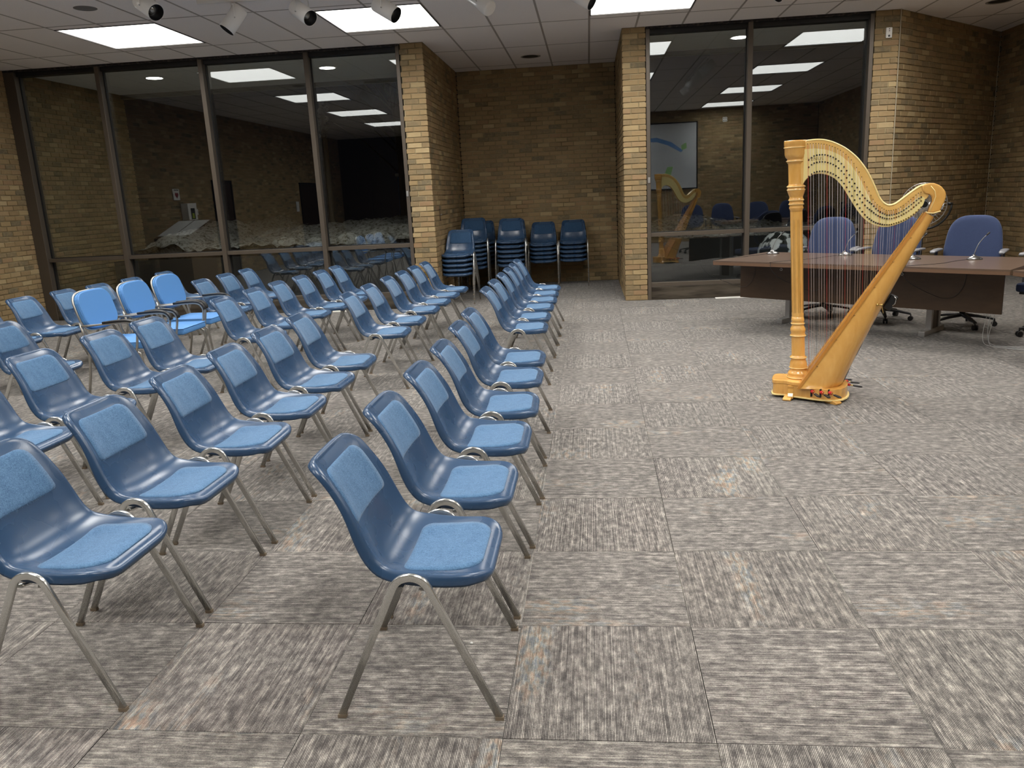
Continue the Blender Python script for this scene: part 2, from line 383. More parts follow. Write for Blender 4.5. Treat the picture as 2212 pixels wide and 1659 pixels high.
def tile_mesh(items, name):
    me=bpy.data.meshes.new(name); V=[];F=[];UV=[]
    ca,sa=math.cos(GA),math.sin(GA)
    for (_,i,j,poly,ps) in items:
        rnd=random.Random(i*131+j*17+5); ou,ov=rnd.random()*40,rnd.random()*40; dz=rnd.uniform(-.0004,.0006)
        g=.0011
        cx_=sum(p[0] for p in poly)/4; cy_=sum(p[1] for p in poly)/4; k=(GS-2*g)/GS
        for p in ps:
            p=[(cx_+(x-cx_)*k,cy_+(y-cy_)*k) for x,y in p]; n=len(p); b=len(V)
            V+= [(x,y,dz) for x,y in p]+[(x,y,-.012) for x,y in p]
            def uvof(x,y):
                lx=(x-poly[0][0])*ca+(y-poly[0][1])*sa; ly=-(x-poly[0][0])*sa+(y-poly[0][1])*ca
                return (lx+ou,ly+ov) if (i+j)%2==0 else (ly+ou,lx+ov)
            F.append(tuple(range(b,b+n))); UV+=[uvof(*p[q]) for q in range(n)]
            for q in range(n):
                r_=(q+1)%n; F.append((b+q,b+n+q,b+n+r_,b+r_)); UV+=[uvof(*p[q])]*2+[uvof(*p[r_])]*2
    me.from_pydata(V,[],F); me.materials.append(CARPET); ul=me.uv_layers.new(name='uv')
    ul.data.foreach_set('uv',[c for uv in UV for c in uv]); me.update(); return me
for t_ in vis: link('carpet_tile',tile_mesh([t_],'carpet_tile'),floor_o)
o=link('carpet_tile_field',tile_mesh(rest,'carpet_tile_field'),floor_o); o['kind']='stuff'

# ceiling: slab, grid bars, boards, lights
CXO,CYO,CDX,CDY=-1.74188,10.39373,.60280,1.54101
ceil=MB()
ceil.box(((XL+XR)/2,(YB2+YW)/2,ZC+.12),(XR-XL+.3,YW-YB2+.1,.2)); ceil.box(((AX0+AX1)/2,(YW+AY)/2+.1,ZC+.12),(AX1-AX0+.3,AY-YW+.1,.2))
ceil.prism([(RP1-.1,YW),(XR+.15,YW),(XR+.15,ANG_END[1]+.15)],ZC+.02,ZC+.22,'z')
ceil_o=ceil.build('ceiling',TBAR); tag(ceil_o,kind='structure')
LCX=[-5.356,-2.342,0.672,3.686]; LCY=[9.60,6.52,3.44,.36]
lights_rect=[(x-.603,y-.603,x+.603,y+.603) for x in LCX for y in LCY]
for i,j,poly in cells(CXO,CYO,0,CDX,CDY,range(-12,15),range(-10,3)):
    poly=[(poly[0][0]+.011,poly[0][1]+.011),(poly[1][0]-.011,poly[1][1]+.011),(poly[2][0]-.011,poly[2][1]-.011),(poly[3][0]+.011,poly[3][1]-.011)]
    parts=[poly]; cx_=(poly[0][0]+poly[1][0])/2; cy_=(poly[0][1]+poly[2][1])/2
    for (a,b,c,d) in lights_rect:
        if a<cx_<c and abs((b+d)/2-cy_)<.3:
            parts=[[(poly[0][0],poly[0][1]),(poly[1][0],poly[1][1]),(poly[1][0],b-.004),(poly[0][0],b-.004)],[(poly[0][0],d+.004),(poly[1][0],d+.004),(poly[2][0],poly[2][1]),(poly[3][0],poly[3][1])]]
    mb=MB()
    for pp in parts:
        for r in REG:
            p=clip(pp,r)
            if p and area(p)>.0004: mb.prism(p,ZC,ZC+.018,'z')
    if mb.v: mb.build('ceiling_tile',CEIL,ceil_o)
def bar(x0,y0,x1,y1):
    mb=MB()
    for r in REG:
        p=clip([(x0,y0),(x1,y0),(x1,y1),(x0,y1)],r)
        if p and area(p)>.0005: mb.prism(p,ZC-.0015,ZC+.004,'z')
    if mb.v: mb.build('grid_bar',TBAR,ceil_o)
for i in range(-12,16):
    x=CXO+i*CDX; y=YB2; cuts=sorted((b,d) for (a,b,c,d) in lights_rect if a<x-.05 and x+.05<c)
    for b,d in cuts+[(AY+1,None)]:
        if b>y: bar(x-.0125,y,x+.0125,b)
        y=d if d else y
for j in range(-10,4): bar(XL,CYO+j*CDY-.0125,XR,CYO+j*CDY+.0125)
proto=None
rown=['window','second','third','back']; coln=['far left','middle left','middle right','far right']
for a,x in enumerate(LCX):
    for b,y in enumerate(LCY):
        lab=f'square white ceiling light panel, {rown[b]} row, {coln[a]} column of the grid'
        if proto is None:
            proto=empty('ceiling_light',(x,y,ZC))
            f=MB()
            for sx,sy,w,h in ((0,-.594,1.206,.018),(0,.594,1.206,.018),(-.594,0,.018,1.17),(.594,0,.018,1.17)): f.box((sx,sy,.004),(w,h,.022))
            f.build('frame',mat('light_frame',(.045,.042,.04),.5),proto)
            f=MB(); f.box((0,0,.006),(1.168,1.168,.006)); 
            f.build('diffuser',DIFF,proto); tag(proto,lab,'light','recessed ceiling light panels'); 
        else: dup(proto,(x,y,ZC),0,lab)

# brick walls
CH=ZC/50; BL=.2045
def brick_wall(name, A, B, z0=0, z1=ZC, thick=.2, cap=300, key=None, phase=0, first_z=0):
    """A->B walking with the room on the left hand; face on line AB"""
    A=Vector((*A,0)); B=Vector((*B,0)); L=(B-A).length; d=(B-A)/L; n=Vector((-d.y,d.x,0))   # n points into the room
    w=MB(); F=lambda u,v,z:tuple(A+d*u+n*v+Vector((0,0,z)))
    def bx(u0,u1,v0,v1,a,b,tgt=w):
        vs=[F(u,v,z) for z in (a,b) for v in (v0,v1) for u in (u0,u1)]; tgt.add(vs,[(0,2,3,1),(4,5,7,6),(0,1,5,4),(1,3,7,5),(3,2,6,7),(2,0,4,6)])
    bx(.013,L-.013,-thick,-.0105,z0,z1+.02)
    wo=w.build(name,MORTAR); tag(wo,kind='structure')
    items=[]
    rnd=random.Random(name)
    for c in range(int(round((z1-z0)/CH))):
        za=z0+c*CH+.0055; zb=z0+(c+1)*CH-.0055; off=-(BL/2)*((c+phase)%2); u=off
        while u<L-.02:
            a=max(u+.005,.002); b=min(u+BL-.005,L-.002)
            if b-a>.025: items.append((a,b,za,zb))
            u+=BL
    def one(tgt,it):
        a,b,za,zb=it; e=rnd.uniform(-.0025,.0020); q=.003; j=[rnd.uniform(-.002,.002) for _ in range(4)]; za+=rnd.uniform(-.0012,.0012); zb+=rnd.uniform(-.0012,.0012); a+=rnd.uniform(-.002,.002)
        vs=[F(a,-.012,za),F(b,-.012,za),F(b,-.012,zb),F(a,-.012,zb),F(a+q*.2,e-.003,za+q*.2),F(b-q*.2,e-.003,za+q*.2),F(b-q*.2,e-.003,zb-q*.2),F(a+q*.2,e-.003,zb-q*.2),
            F(a+q,e+j[0],za+q),F(b-q,e+j[1],za+q),F(b-q,e+j[2],zb-q),F(a+q,e+j[3],zb-q)]
        fs=[(8,9,10,11)]
        for k in range(4):
            l=(k+1)%4; fs+=[(k,l,4+l,4+k),(4+k,4+l,8+l,8+k)]
        tgt.add(vs,fs)
    def score(it):
        u=(it[0]+it[1])/2; z=(it[2]+it[3])/2; X=F(u,0,z)
        if not inview(X,10): return 1e6+rnd.random()
        return place_px(X)[2] + rnd.random()*.001
    items.sort(key=key or score)
    for it in items[:cap]:
        mb=MB(); one(mb,it); mb.build('brick',BRICK,wo,fix=True)
    if len(items)>cap:
        mb=MB()
        for it in items[cap:]: one(mb,it)
        o=mb.build('brickwork',BRICK,wo,fix=True); o['kind']='stuff'
    return wo
W_=brick_wall
W_('wall_pier_left',(AX0,YW),(PL0,YW),thick=.25,cap=100)
W_('wall_pier_center',(PR1,YW),(AX1,YW),thick=.25,cap=100,phase=1)
W_('wall_pier_right',(RP1,YW),(RP0,YW),thick=.25,cap=100)
W_('wall_alcove_left',(AX0,AY),(AX0,YW),cap=300)
W_('wall_alcove_back',(AX1,AY),(AX0,AY),cap=300,phase=1)
W_('wall_alcove_right',(AX1,YW),(AX1,AY),cap=290)
W_('wall_angled',ANG_END,(RP1,YW),cap=300)
W_('wall_right',(XR,YB),ANG_END,cap=160)
W_('wall_left',(XL,YW+.02),(XL,YB2),cap=260)
W_('wall_back',(XS,YB),(XR,YB),cap=0)
W_('wall_return',(XS,YB2),(XS,YB),cap=0)
W_('wall_wing_outside',(XL,14.1),(XL,YW+.24),cap=240)
w=MB(); w.box(((XL+XS)/2,YB2-.1,ZC/2),(XS-XL,.2,ZC)); 
wb_=w.build('wall_back_far',DARKW); tag(wb_,kind='structure')
for k in range(9):
    p=MB(); p.box((XL+.5+k*1.04,YB2+.012,ZC/2),(1.0,.03,ZC-.1),ch=.006); p.build('panel',DARKW,wb_)
# dark header strip above the windows and the window frames
def window(name, x0, x1, mull, wl=.05):
    root=empty(name,((x0+x1)/2,YW,0)); tag(root,kind='structure'); ox=(x0+x1)/2
    def part(nm,m,*boxes,ch=.003):
        mb=MB()
        for c,d in boxes: mb.box((c[0]-ox,c[1],c[2]),d,ch=ch)
        return mb.build(nm,m,root)
    zt=ZC-.028; zh=ZC-.085
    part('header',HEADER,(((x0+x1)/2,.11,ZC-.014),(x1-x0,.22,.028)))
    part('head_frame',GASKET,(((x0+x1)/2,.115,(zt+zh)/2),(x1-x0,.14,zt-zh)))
    xs=[x0]+mull+[x1]; wj=.05
    part('jamb',BRONZE,((x0+wl/2+.002,.09,zt/2),(wl,.18,zt-.002))); part('jamb',BRONZE,((x1-wj/2-.002,.09,zt/2),(wj,.18,zt-.002)))
    for m in mull: part('mullion',BRONZE,((m,.085,(zt+.19)/2),(.064,.17,zt-.19)))
    edges=[x0+wl]+[e for m in mull for e in (m-.032,m+.032)]+[x1-wj]
    for k in range(0,len(edges),2):
        a,b=edges[k],edges[k+1]; cx=(a+b)/2; w=b-a
        part('transom',BRONZE,((cx,.085,.902),(w,.11,.054)))
        part('sill',BRONZE,((cx,.085,.212),(w,.13,.056)))
        for z0,z1 in ((.24,.875),(.929,zh)):
            mb=MB(); mb.box((cx-ox,.12,(z0+z1)/2),(w-.004,.006,z1-z0)); mb.build('pane',GLASS,root)
            g=MB()
            for sx in (a+.006,b-.006): g.box((sx-ox,.105,(z0+z1)/2),(.012,.022,z1-z0))
            g.box((cx-ox,.105,z0+.005),(w-.024,.022,.01)); g.build('gasket',GASKET,root)
    n=max(1,int(round((x1-x0)/1.5))); 
    for k in range(n):
        a=x0+.0+(x1-x0)*k/n; b=x0+(x1-x0)*(k+1)/n
        part('base_panel',BASEP,(((a+b)/2,.10,.092),(b-a-.004,.17,.183)))
    return root
window('window_1',XL,PL0,[-6.83,-5.31,-3.80],.165)
window('window_2',PR1,RP0,[2.148])
# latches on the two jambs
for x,z,l in ((PL0-.03,1.62,'small bolt plate on the right jamb of the left window'),(PR1+.03,1.64,'small bolt plate on the left jamb of the right window')):
    b=MB(); b.box((0,-.006,0),(.03,.012,.075),ch=.003); b.tube([(0,-.012,0),(0,-.022,0)],.006); o=b.build('latch',ALU); o.location=(x,YW-.001,z); tag(o,l,'latch')

# ------------------------------------------------------------------ shell chair (local: +x is the sitter's front, origin on the floor between the legs)
def catmull(P, n):
    P=[Vector(p) for p in P]; P=[P[0]*2-P[1]]+P+[P[-1]*2-P[-2]]; out=[]
    for i in range(1,len(P)-2):
        for k in range(n):
            t=k/n; a,b,c,d=P[i-1],P[i],P[i+1],P[i+2]
            out.append(.5*((2*b)+(-a+c)*t+(2*a-5*b+4*c-d)*t*t+(-a+3*b-3*c+d)*t**3))
    out.append(P[-2]); return out
PROF=catmull([(.222,.438),(.200,.450),(.145,.453),(.070,.445),(0,.438),(-.060,.440),(-.105,.456),(-.140,.497),(-.165,.550),(-.200,.635),(-.238,.712),(-.262,.750),(-.288,.778)],10)
PL=[0]
for a,b in zip(PROF,PROF[1:]): PL.append(PL[-1]+(b-a).length)
LT=PL[-1]
def pt(l):
    l=min(max(l,0),LT)
    for i in range(len(PL)-1):
        if PL[i+1]>=l: break
    f=(l-PL[i])/(PL[i+1]-PL[i]); return PROF[i].lerp(PROF[i+1],f), (PROF[i+1]-PROF[i]).normalized()
def smooth(x,a,b):
    t=min(max((x-a)/(b-a),0),1); return t*t*(3-2*t)
def halfw(l):
    x=l/LT; return .203 - .008*smooth(x,.35,.55) - .026*smooth(x,.55,1.0)
def raise_(l):
    x=l/LT; return .004+.026*smooth(x,.12,.42)-.012*smooth(x,.72,1.0)
def surf(l,y):
    c,tg=pt(l); n=Vector((-tg.y,tg.x))
    if n.x*1<0 and l>LT*.6: n=-n
    n=Vector((-tg[1],tg[0])) if False else Vector((tg[1],-tg[0]))
    # profile runs front to back-top; normal towards the sitter
    w=halfw(l); k=abs(y)/w; h=raise_(l)*k**3.0
    crown=.010*smooth(l/LT,.03,.14)*(1-smooth(l/LT,.2,.4))*0
    p=Vector((c[0]+n.x*h, y, c[1]+n.y*h)); return p
def shell_mesh():
    NS=14; ls=[]; r0,r1=.085,.055
    for k in range(5): ls.append(r0*(1-math.cos(PI/2*k/5)))
    for k in range(15): ls.append(r0+(LT-r0-r1)*k/15)
    for k in range(6): ls.append(LT-r1+r1*math.sin(PI/2*k/5))
    rows=[]
    for l in ls:
        ins=0
        if l<r0: ins=r0-math.sqrt(max(r0*r0-(r0-l)**2,0))
        if l>LT-r1: ins=r1-math.sqrt(max(r1*r1-(l-LT+r1)**2,0))
        w=halfw(l)-ins; rows.append([surf(l,w*(-1+2*j/NS)) for j in range(NS+1)])
    nr=len(rows); mb=MB(); vs=[p for r in rows for p in r]; fs=[]
    W=NS+1
    for i in range(nr-1):
        for j in range(NS): fs.append((i*W+j,(i+1)*W+j,(i+1)*W+j+1,i*W+j+1))
    loop=[(0,j) for j in range(NS+1)]+[(i,NS) for i in range(1,nr)]+[(nr-1,j) for j in range(NS-1,-1,-1)]+[(i,0) for i in range(nr-2,0,-1)]
    P=lambda i,j: rows[i][j]
    def normal(i,j):
        a=P(min(i+1,nr-1),j)-P(max(i-1,0),j); b=P(i,min(j+1,NS))-P(i,max(j-1,0)); n=a.cross(b)*-1; 
        if n.length<1e-9: n=Vector((0,0,1))
        n.normalize(); c,tg=pt(ls[i]); t=Vector((tg[1],0,-tg[0])); 
        return n if n.dot(t)>0 else -n
    pts=[P(i,j) for i,j in loop]; nl=len(pts); nor=[normal(i,j) for i,j in loop]
    rings=[]
    for q,(i,j) in enumerate(loop):
        tg=(pts[(q+1)%nl]-pts[q-1]).normalized(); n=nor[q]; o=tg.cross(n).normalized()
        cen=P(min(max(i,2),nr-3),NS//2) 
        if o.dot(pts[q]-cen)<0: o=-o
        x=ls[i]/LT
        depth=.034-.012*smooth(x,.55,.9); 
        if i<4: depth=.026
        back=smooth(x,.5,.7)
        # at the back the flange turns backwards, at the seat downwards
        rings.append([pts[q]+o*.007+n*.0028, pts[q]+o*.0145+n*.0010, pts[q]+o*.0195-n*.0055, pts[q]+o*.0205-n*depth*.55, pts[q]+o*.0195-n*depth])
    base=len(vs); idx=[i*W+j for i,j in loop]
    prev=idx
    for k in range(5):
        cur=[]
        for q in range(nl): cur.append(len(vs)); vs.append(rings[q][k])
        for q in range(nl):
            s=(q+1)%nl; fs.append((prev[q],prev[s],cur[s],cur[q]))
        prev=cur
    mb.add(vs,fs,0,True); return mb
def pad_mesh(l0,l1,w0,w1,rc,off=.0055,fray=0):
    """rounded pad lying on the shell between arc lengths l0..l1, half widths w0 (at l0) .. w1"""
    NU,NV=16,14; mb=MB(); rows=[]
    for i in range(NU+1):
        s=i/NU; s=.5-.5*math.cos(PI*s); l=l0+(l1-l0)*s
        d0=l-l0; d1=l1-l; r0,r1=rc; ins=0
        if d0<r0: ins=max(ins,r0-math.sqrt(max(r0*r0-(r0-d0)**2,0)))
        if d1<r1: ins=max(ins,r1-math.sqrt(max(r1*r1-(r1-d1)**2,0)))
        w=w0+(w1-w0)*s-ins; row=[]
        for j in range(NV+1):
            y=w*(-1+2*j/NV); p=surf(l,y); q=surf(min(l+.004,LT),y); e=surf(l,y+.004)
            n=(q-p).cross(e-p).normalized(); c,tg=pt(l); t=Vector((tg[1],0,-tg[0])); n=n if n.dot(t)>0 else -n
            ed=min(d0,d1,max(w-abs(y),0)); h=off*min(1,.35+.65*(ed/.010)**.5) if ed<.010 else off
            row.append((p,n,h))
        rows.append(row)
    W=NV+1; top=[p+n*h for r in rows for p,n,h in r]; fs=[]
    for i in range(NU):
        for j in range(NV): fs.append((i*W+j,i*W+j+1,(i+1)*W+j+1,(i+1)*W+j))
    loop=[(0,j) for j in range(W)]+[(i,NV) for i in range(1,NU+1)]+[(NU,j) for j in range(NV-1,-1,-1)]+[(i,0) for i in range(NU-1,0,-1)]
    b=len(top); low=[rows[i][j][0]-rows[i][j][1]*.001 for i,j in loop]
    for q in range(len(loop)):
        s=(q+1)%len(loop); fs.append((loop[q][0]*W+loop[q][1],b+q,b+s,loop[s][0]*W+loop[s][1]))
    mb.add(top+low,fs,0,True)
    if fray:
        rnd=random.Random(3)
        for k in range(70):
            j=rnd.random(); y=(w0-.01)*(-1+2*j); p=surf(l0,y); d=surf(l0-.01,y)-p; d.normalize(); c,tg=pt(l0); n=Vector((tg[1],0,-tg[0]))
            a=p+n*.004; L=rnd.uniform(.002,.009)*(1 if j<.75 else .6); e=Vector((0,rnd.uniform(-.003,.003),0)); wv=Vector((0,.0007,0))
            mb.add([a-wv,a+wv,a+d*L+e+n*rnd.uniform(-.002,.003)],[(0,1,2)],0,True)
    return mb
def leg_path(s):
    """inverted V of one side, from the rear foot over the arch to the front foot"""
    y0=s*.247; y1=s*.2405; zt=.4635; pts=[]
    r=.052
    pts.append(Vector((-.243,y0,.010))); ex=-.052
    for k in range(11):
        a=PI-(PI)*k/10; a0=R(22)+(PI-2*R(22))*k/10; ang=PI-a0
        pts.append(Vector((math.cos(ang)*.058, y1, zt-.055+math.sin(ang)*.055-.0)))
    pts.append(Vector((.243,y0,.010))); return pts
OVAL=[(math.copysign(abs(math.cos(a))**.55,math.cos(a))*.0062,math.copysign(abs(math.sin(a))**.55,math.sin(a))*.0125) for a in [2*PI*k/12 for k in range(12)]]
OVAL=[(b,a) for a,b in OVAL]
def flat_prof(w,h,n=16,e=.45):
    return [(math.copysign(abs(math.cos(2*PI*k/n))**e,math.cos(2*PI*k/n))*w/2, math.copysign(abs(math.sin(2*PI*k/n))**e,math.sin(2*PI*k/n))*h/2) for k in range(n)]
def make_chair():
    t=empty('shell_chair')
    o=shell_mesh().build('seat_shell',SHELL,t); subsurf(o,1,.004)
    o=pad_mesh(.026,.268,.178,.170,(.085,.040)).build('seat_pad',PAD,t); 
    o=pad_mesh(LT-.220,LT-.037,.163,.149,(.020,.042),fray=1).build('back_pad',PAD,t)
    for s in (-1,1):
        mb=MB(); mb.tube(leg_path(s),0,prof=flat_prof(.0140,.0235,e=.3),up=(0,0,1),smooth=True)
        lf=mb.build('leg_frame',CHROME,t)
        for x in (-.243,.243):
            g=MB(); d=Vector((x*1.0,0,0)).normalized(); g.prism([(x-.0130,-.0080),(x+.0130,-.0080),(x+.0130,.0080),(x-.0130,.0080)],.0005,.012,'z'); gl=g.build('foot_glide',GLIDE,lf); gl.data.transform(Matrix.Translation((0,s*.247,0)))
    mb=MB()
    for x in (-.035,.035): mb.tube([(x,-.236,.425),(x,-.20,.417),(x,.20,.417),(x,.236,.425)],0,prof=flat_prof(.02,.010),smooth=True)
    mb.build('cross_brace',CHROME,t)
    mb=MB(); 
    mb.box((-.005,0,.427),(.12,.24,.012),ch=.003)
    mb.build('mounting_plate',BLACK,t)
    return t
proto=make_chair()
R1=[2.285,2.86,3.45,4.02,4.66,5.22,6.48,7.06,7.665,8.18,8.70,9.24]; X1=[-.548,-.545,-.53,-.525,-.54,-.555,-.60,-.605,-.60,-.59,-.59,-.59]
R2=[2.30,2.90,3.51,4.09,4.68,5.27,6.47,7.09,7.77,8.33,8.91,9.45]
R3=[3.52,4.10,4.76,5.31,6.49,7.14,7.73,8.28,8.85,9.41]
R4=[5.35,8.30,8.93,9.52]
R5=[6.60,7.14,7.73,8.24,8.87,9.60]
ORD=['nearest','second','third','fourth','fifth','sixth','seventh','eighth','ninth','tenth','eleventh','twelfth']
ROWN={1:'front row by the open floor',2:'second row from the open floor',3:'third row from the open floor',4:'fourth row with the armchairs',5:'back row by the left window'}
used=False; rnd=random.Random(11)
for row,(ys,xs) in {1:(R1,X1),2:(R2,[-1.75,-1.755,-1.75,-1.76,-1.77,-1.78,-1.79,-1.785,-1.78,-1.765,-1.76,-1.74]),3:(R3,[-2.93]*4+[-2.925,-2.925,-2.92,-2.88,-2.85,-2.85]),4:(R4,[-4.10,-4.02,-4.04,-4.04]),5:(R5,[-5.33,-5.28,-5.25,-5.20,-5.18,-5.17])}.items():
    for k,(x,y) in enumerate(zip(xs,ys)):
        rz=rnd.uniform(-.03,.03) if not (row==1 and k==0) else 0.0
        side='chair nearest the camera' if k==0 else (f'{ORD[k]} from the camera' if k<len(ys)-1 else 'last, at the window end')
        lab=f'blue shell chair, {side}, in the {ROWN[row]}'
        grp='blue shell chairs set out in rows'
        if not used:
            proto.location=(x,y,0); proto.rotation_euler=(0,0,rz); tag(proto,lab,'chair',grp); used=True
        else: dup(proto,(x,y,0),rz,lab,grp)
# stacks in and before the alcove, fronts to the room
PAD2=m_fabric('darker_blue_upholstery',(.006,.024,.062),(.055,.115,.215)); PADM={}  # same upholstery, weaker overhead light on the stacks painted in as darker colour
def stack(x,y,n,rz,where,dz=.068,dx=0):
    if len(where.split())>7: where=where.replace('stack half hidden behind the two left stacks','stack half hidden behind the left ones')
    for k in range(n):
        nm='bottom' if k==0 else 'top' if k==n-1 else f'{ORD[k]} from the bottom'
        if k==1: nm='second from the bottom'
        px=x+math.cos(rz)*dx*k*.6; py_=y+math.sin(rz)*dx*k*.6
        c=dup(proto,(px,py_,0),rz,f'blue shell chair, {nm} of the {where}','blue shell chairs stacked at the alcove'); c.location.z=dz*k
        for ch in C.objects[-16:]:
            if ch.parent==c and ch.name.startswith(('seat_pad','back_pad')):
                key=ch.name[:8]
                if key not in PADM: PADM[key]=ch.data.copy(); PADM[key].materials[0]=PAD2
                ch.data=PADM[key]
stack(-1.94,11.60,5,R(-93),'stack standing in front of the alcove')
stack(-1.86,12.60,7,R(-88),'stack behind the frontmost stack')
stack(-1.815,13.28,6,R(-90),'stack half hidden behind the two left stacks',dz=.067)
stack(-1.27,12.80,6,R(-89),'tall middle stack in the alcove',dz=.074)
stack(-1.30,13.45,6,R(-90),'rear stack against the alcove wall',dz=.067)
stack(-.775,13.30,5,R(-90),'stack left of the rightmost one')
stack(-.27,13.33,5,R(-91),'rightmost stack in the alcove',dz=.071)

# ------------------------------------------------------------------ padded armchairs
def make_armchair():
    t=empty('armchair')
    mb=MB(); mb.box((.02,0,.445),(.47,.46,.062),ch=.0); o=mb.build('seat_cushion',VINYL,t); bevel_obj(o,.022,3)
    mb=MB(); mb.box((.02,0,.472),(.474,.464,.006)); o=mb.build('seat_piping',VINYL,t); bevel_obj(o,.0025,1)
    mb=MB(); m=Euler((0,R(-14),0)).to_matrix()
    out=[]; w,h=.232,.165
    for k in range(28):
        a=2*PI*k/28; out.append((math.copysign(abs(math.cos(a))**.55,math.cos(a))*w, math.copysign(abs(math.sin(a))**.55,math.sin(a))*h))
    f=lambda p,q,tt: tuple(m@Vector((tt,p,q))+Vector((-.275,0,.745)))
    mb.prism(out,-.024,.028,frame=f); o=mb.build('back_cushion',VINYL,t); bevel_obj(o,.012,3)
    mb=MB(); mb.tube([f(p*1.01,q*1.01,.014) for p,q in out],.0035,closed=True,seg=6); mb.build('back_piping',VINYL,t)
    mb=MB(); mb.tube([f(p*1.03,q*1.03,-.022) for p,q in out],.009,closed=True,seg=8); mb.build('back_frame',STEEL,t)
    for s in (-1,1):
        y=s*.262; mb=MB()
        pts=[(-.30,y,.0),(-.25,y,.22),(-.225,y,.42),(-.25,y,.56),(-.27,y,.66)]
        mb.tube(pts,0,prof=flat_prof(.024,.016),smooth=True); mb.build('rear_leg',STEEL,t)
        mb=MB(); pts=[(-.26,y,.628),(-.05,y,.640),(.12,y,.650),(.19,y,.640),(.222,y,.605),(.228,y,.56),(.205,y,.44),(.195,y,.40)]
        mb.tube(catmull(pts,4),0,prof=flat_prof(.022,.016),smooth=True); ar=mb.build('arm_tube',STEEL,t)
        mb=MB(); mb.tube(catmull([(-.06,y,.653),(.06,y,.664),(.16,y,.664),(.215,y,.645),(.243,y,.607),(.245,y,.585)],4),0,prof=flat_prof(.040,.020),smooth=True); mb.build('arm_pad',BLACK,t)
        mb=MB(); pts=[(.10,y*.93,.405),(.17,y*.93,.405),(.205,y*.93,.385),(.222,y*.93,.34),(.255,y*.96,.0)]
        mb.tube(catmull(pts,4),0,prof=flat_prof(.024,.016),smooth=True); mb.build('front_leg',STEEL,t)
    mb=MB()
    for x in (-.19,.13): mb.tube([(x,-.25,.405),(x,.25,.405)],.010)
    mb.build('under_rail',STEEL,t)
    return t
ac=make_armchair(); tag(ac,'light blue padded armchair with black arms, nearest the camera of the three','armchair','light blue padded armchairs'); ac.location=(-4.02,6.42,0)
dup(ac,(-4.02,7.06,0),.02,'light blue padded armchair with black arms, middle one of the three'); dup(ac,(-4.04,7.68,0),-.02,'light blue padded armchair with black arms, nearest the window of the three')

# ------------------------------------------------------------------ concert harp (local: u towards the sound body, v away from the camera)
HA=R(-18); harp=empty('concert_harp',(1.503,5.735,0),HA); harp.scale=(1.02,1,1)
tag(harp,'golden maple concert pedal harp standing alone on the open carpet','harp')
def hobj(mb,name,m,parent=None,bev=0,seg=2):
    o=mb.build(name,m,parent or harp)
    if bev: bevel_obj(o,bev,seg)
    return o
lean=lambda z:-.0035-.0445*(z-.13)
CM=Matrix(((1,0,-.0445),(0,1,0),(0,0,1))); CO=(-.0035+.0445*.13,0,0)
colp=[(.064,1.805),(.072,1.805),(.0735,1.798),(.0735,1.772),(.071,1.768),(.0735,1.762),(.074,1.756),(.071,1.750),(.071,1.715),(.066,1.695),(.057,1.684),(.053,1.680),(.057,1.674),(.0605,1.667),(.057,1.658),(.0515,1.654),(.0495,1.648),(.0485,1.64),
 (.0485,1.515),(.050,1.508),(.058,1.502),(.060,1.496),(.057,1.489),(.054,1.486),(.057,1.481),(.0595,1.474),(.0575,1.466),(.052,1.448),(.0455,1.430),(.044,1.420),(.049,1.412),(.050,1.405),(.0465,1.398),(.0445,1.392),(.0485,1.384),(.0495,1.377),(.046,1.370),(.0435,1.364),(.047,1.356),(.048,1.350),(.0445,1.343),(.0415,1.335),(.0405,1.325)]
mb=MB(); mb.lathe([(r,z) for r,z in colp][::-1],32,CO,mat=CM); hobj(mb,'column_capital',MAPLE)
# fluted shaft
mb=MB(); vs=[];fs=[]; N=96; zs=[.565,.58,.60,.612,1.27,1.28,1.305,1.33]
for z in zs:
    inner=.60<z<=1.27; part=False
    for k in range(N):
        a=2*PI*k/N; ph=(k%12)/12; g=0
        if 4<=k%12<=8: g=(.0032 if k%12==6 else .0026 if k%12 in (5,7) else 0)*(1 if inner else 0)
        r=.0405-g; vs.append((r*math.cos(a)+lean(z),r*math.sin(a),z))
for i in range(len(zs)-1):
    for k in range(N): l=(k+1)%N; fs.append((i*N+k,i*N+l,(i+1)*N+l,(i+1)*N+k))
mb.add(vs,fs,0,True); hobj(mb,'column_shaft',MAPLE)
mb=MB()
for k in range(8):
    for q in (-2,2):
        a=2*PI*(k*12+6+q)/96+.0; mb.tube([(.0404*math.cos(a)+lean(z),.0404*math.sin(a),z) for z in (.615,.95,1.268)],.0010,seg=4)
hobj(mb,'flute_line',mat('gilt_flute_line',(.24,.15,.03),.4,metal=.2))
colb=[(.074,.130),(.079,.134),(.080,.142),(.076,.150),(.072,.156),(.074,.164),(.0735,.172),(.068,.180),(.062,.188),(.057,.200),(.060,.206),(.062,.212),(.060,.220),(.059,.226),(.059,.236),(.056,.250),(.052,.262),(.0495,.270),(.050,.276),(.0545,.281),(.0565,.287),(.0545,.294),(.0475,.298),(.0455,.305),(.0455,.430),(.046,.437),(.0515,.442),(.053,.448),(.0505,.455),(.0475,.460),(.048,.472),(.052,.485),(.052,.494),(.047,.508),(.042,.518),(.041,.524),(.0445,.529),(.0455,.536),(.043,.542),(.041,.548),(.044,.555),(.0445,.562),(.0425,.568),(.040,.590)]
mb=MB(); mb.lathe(colb,32,CO,mat=CM); hobj(mb,'column_foot',MAPLE)
mb=MB()
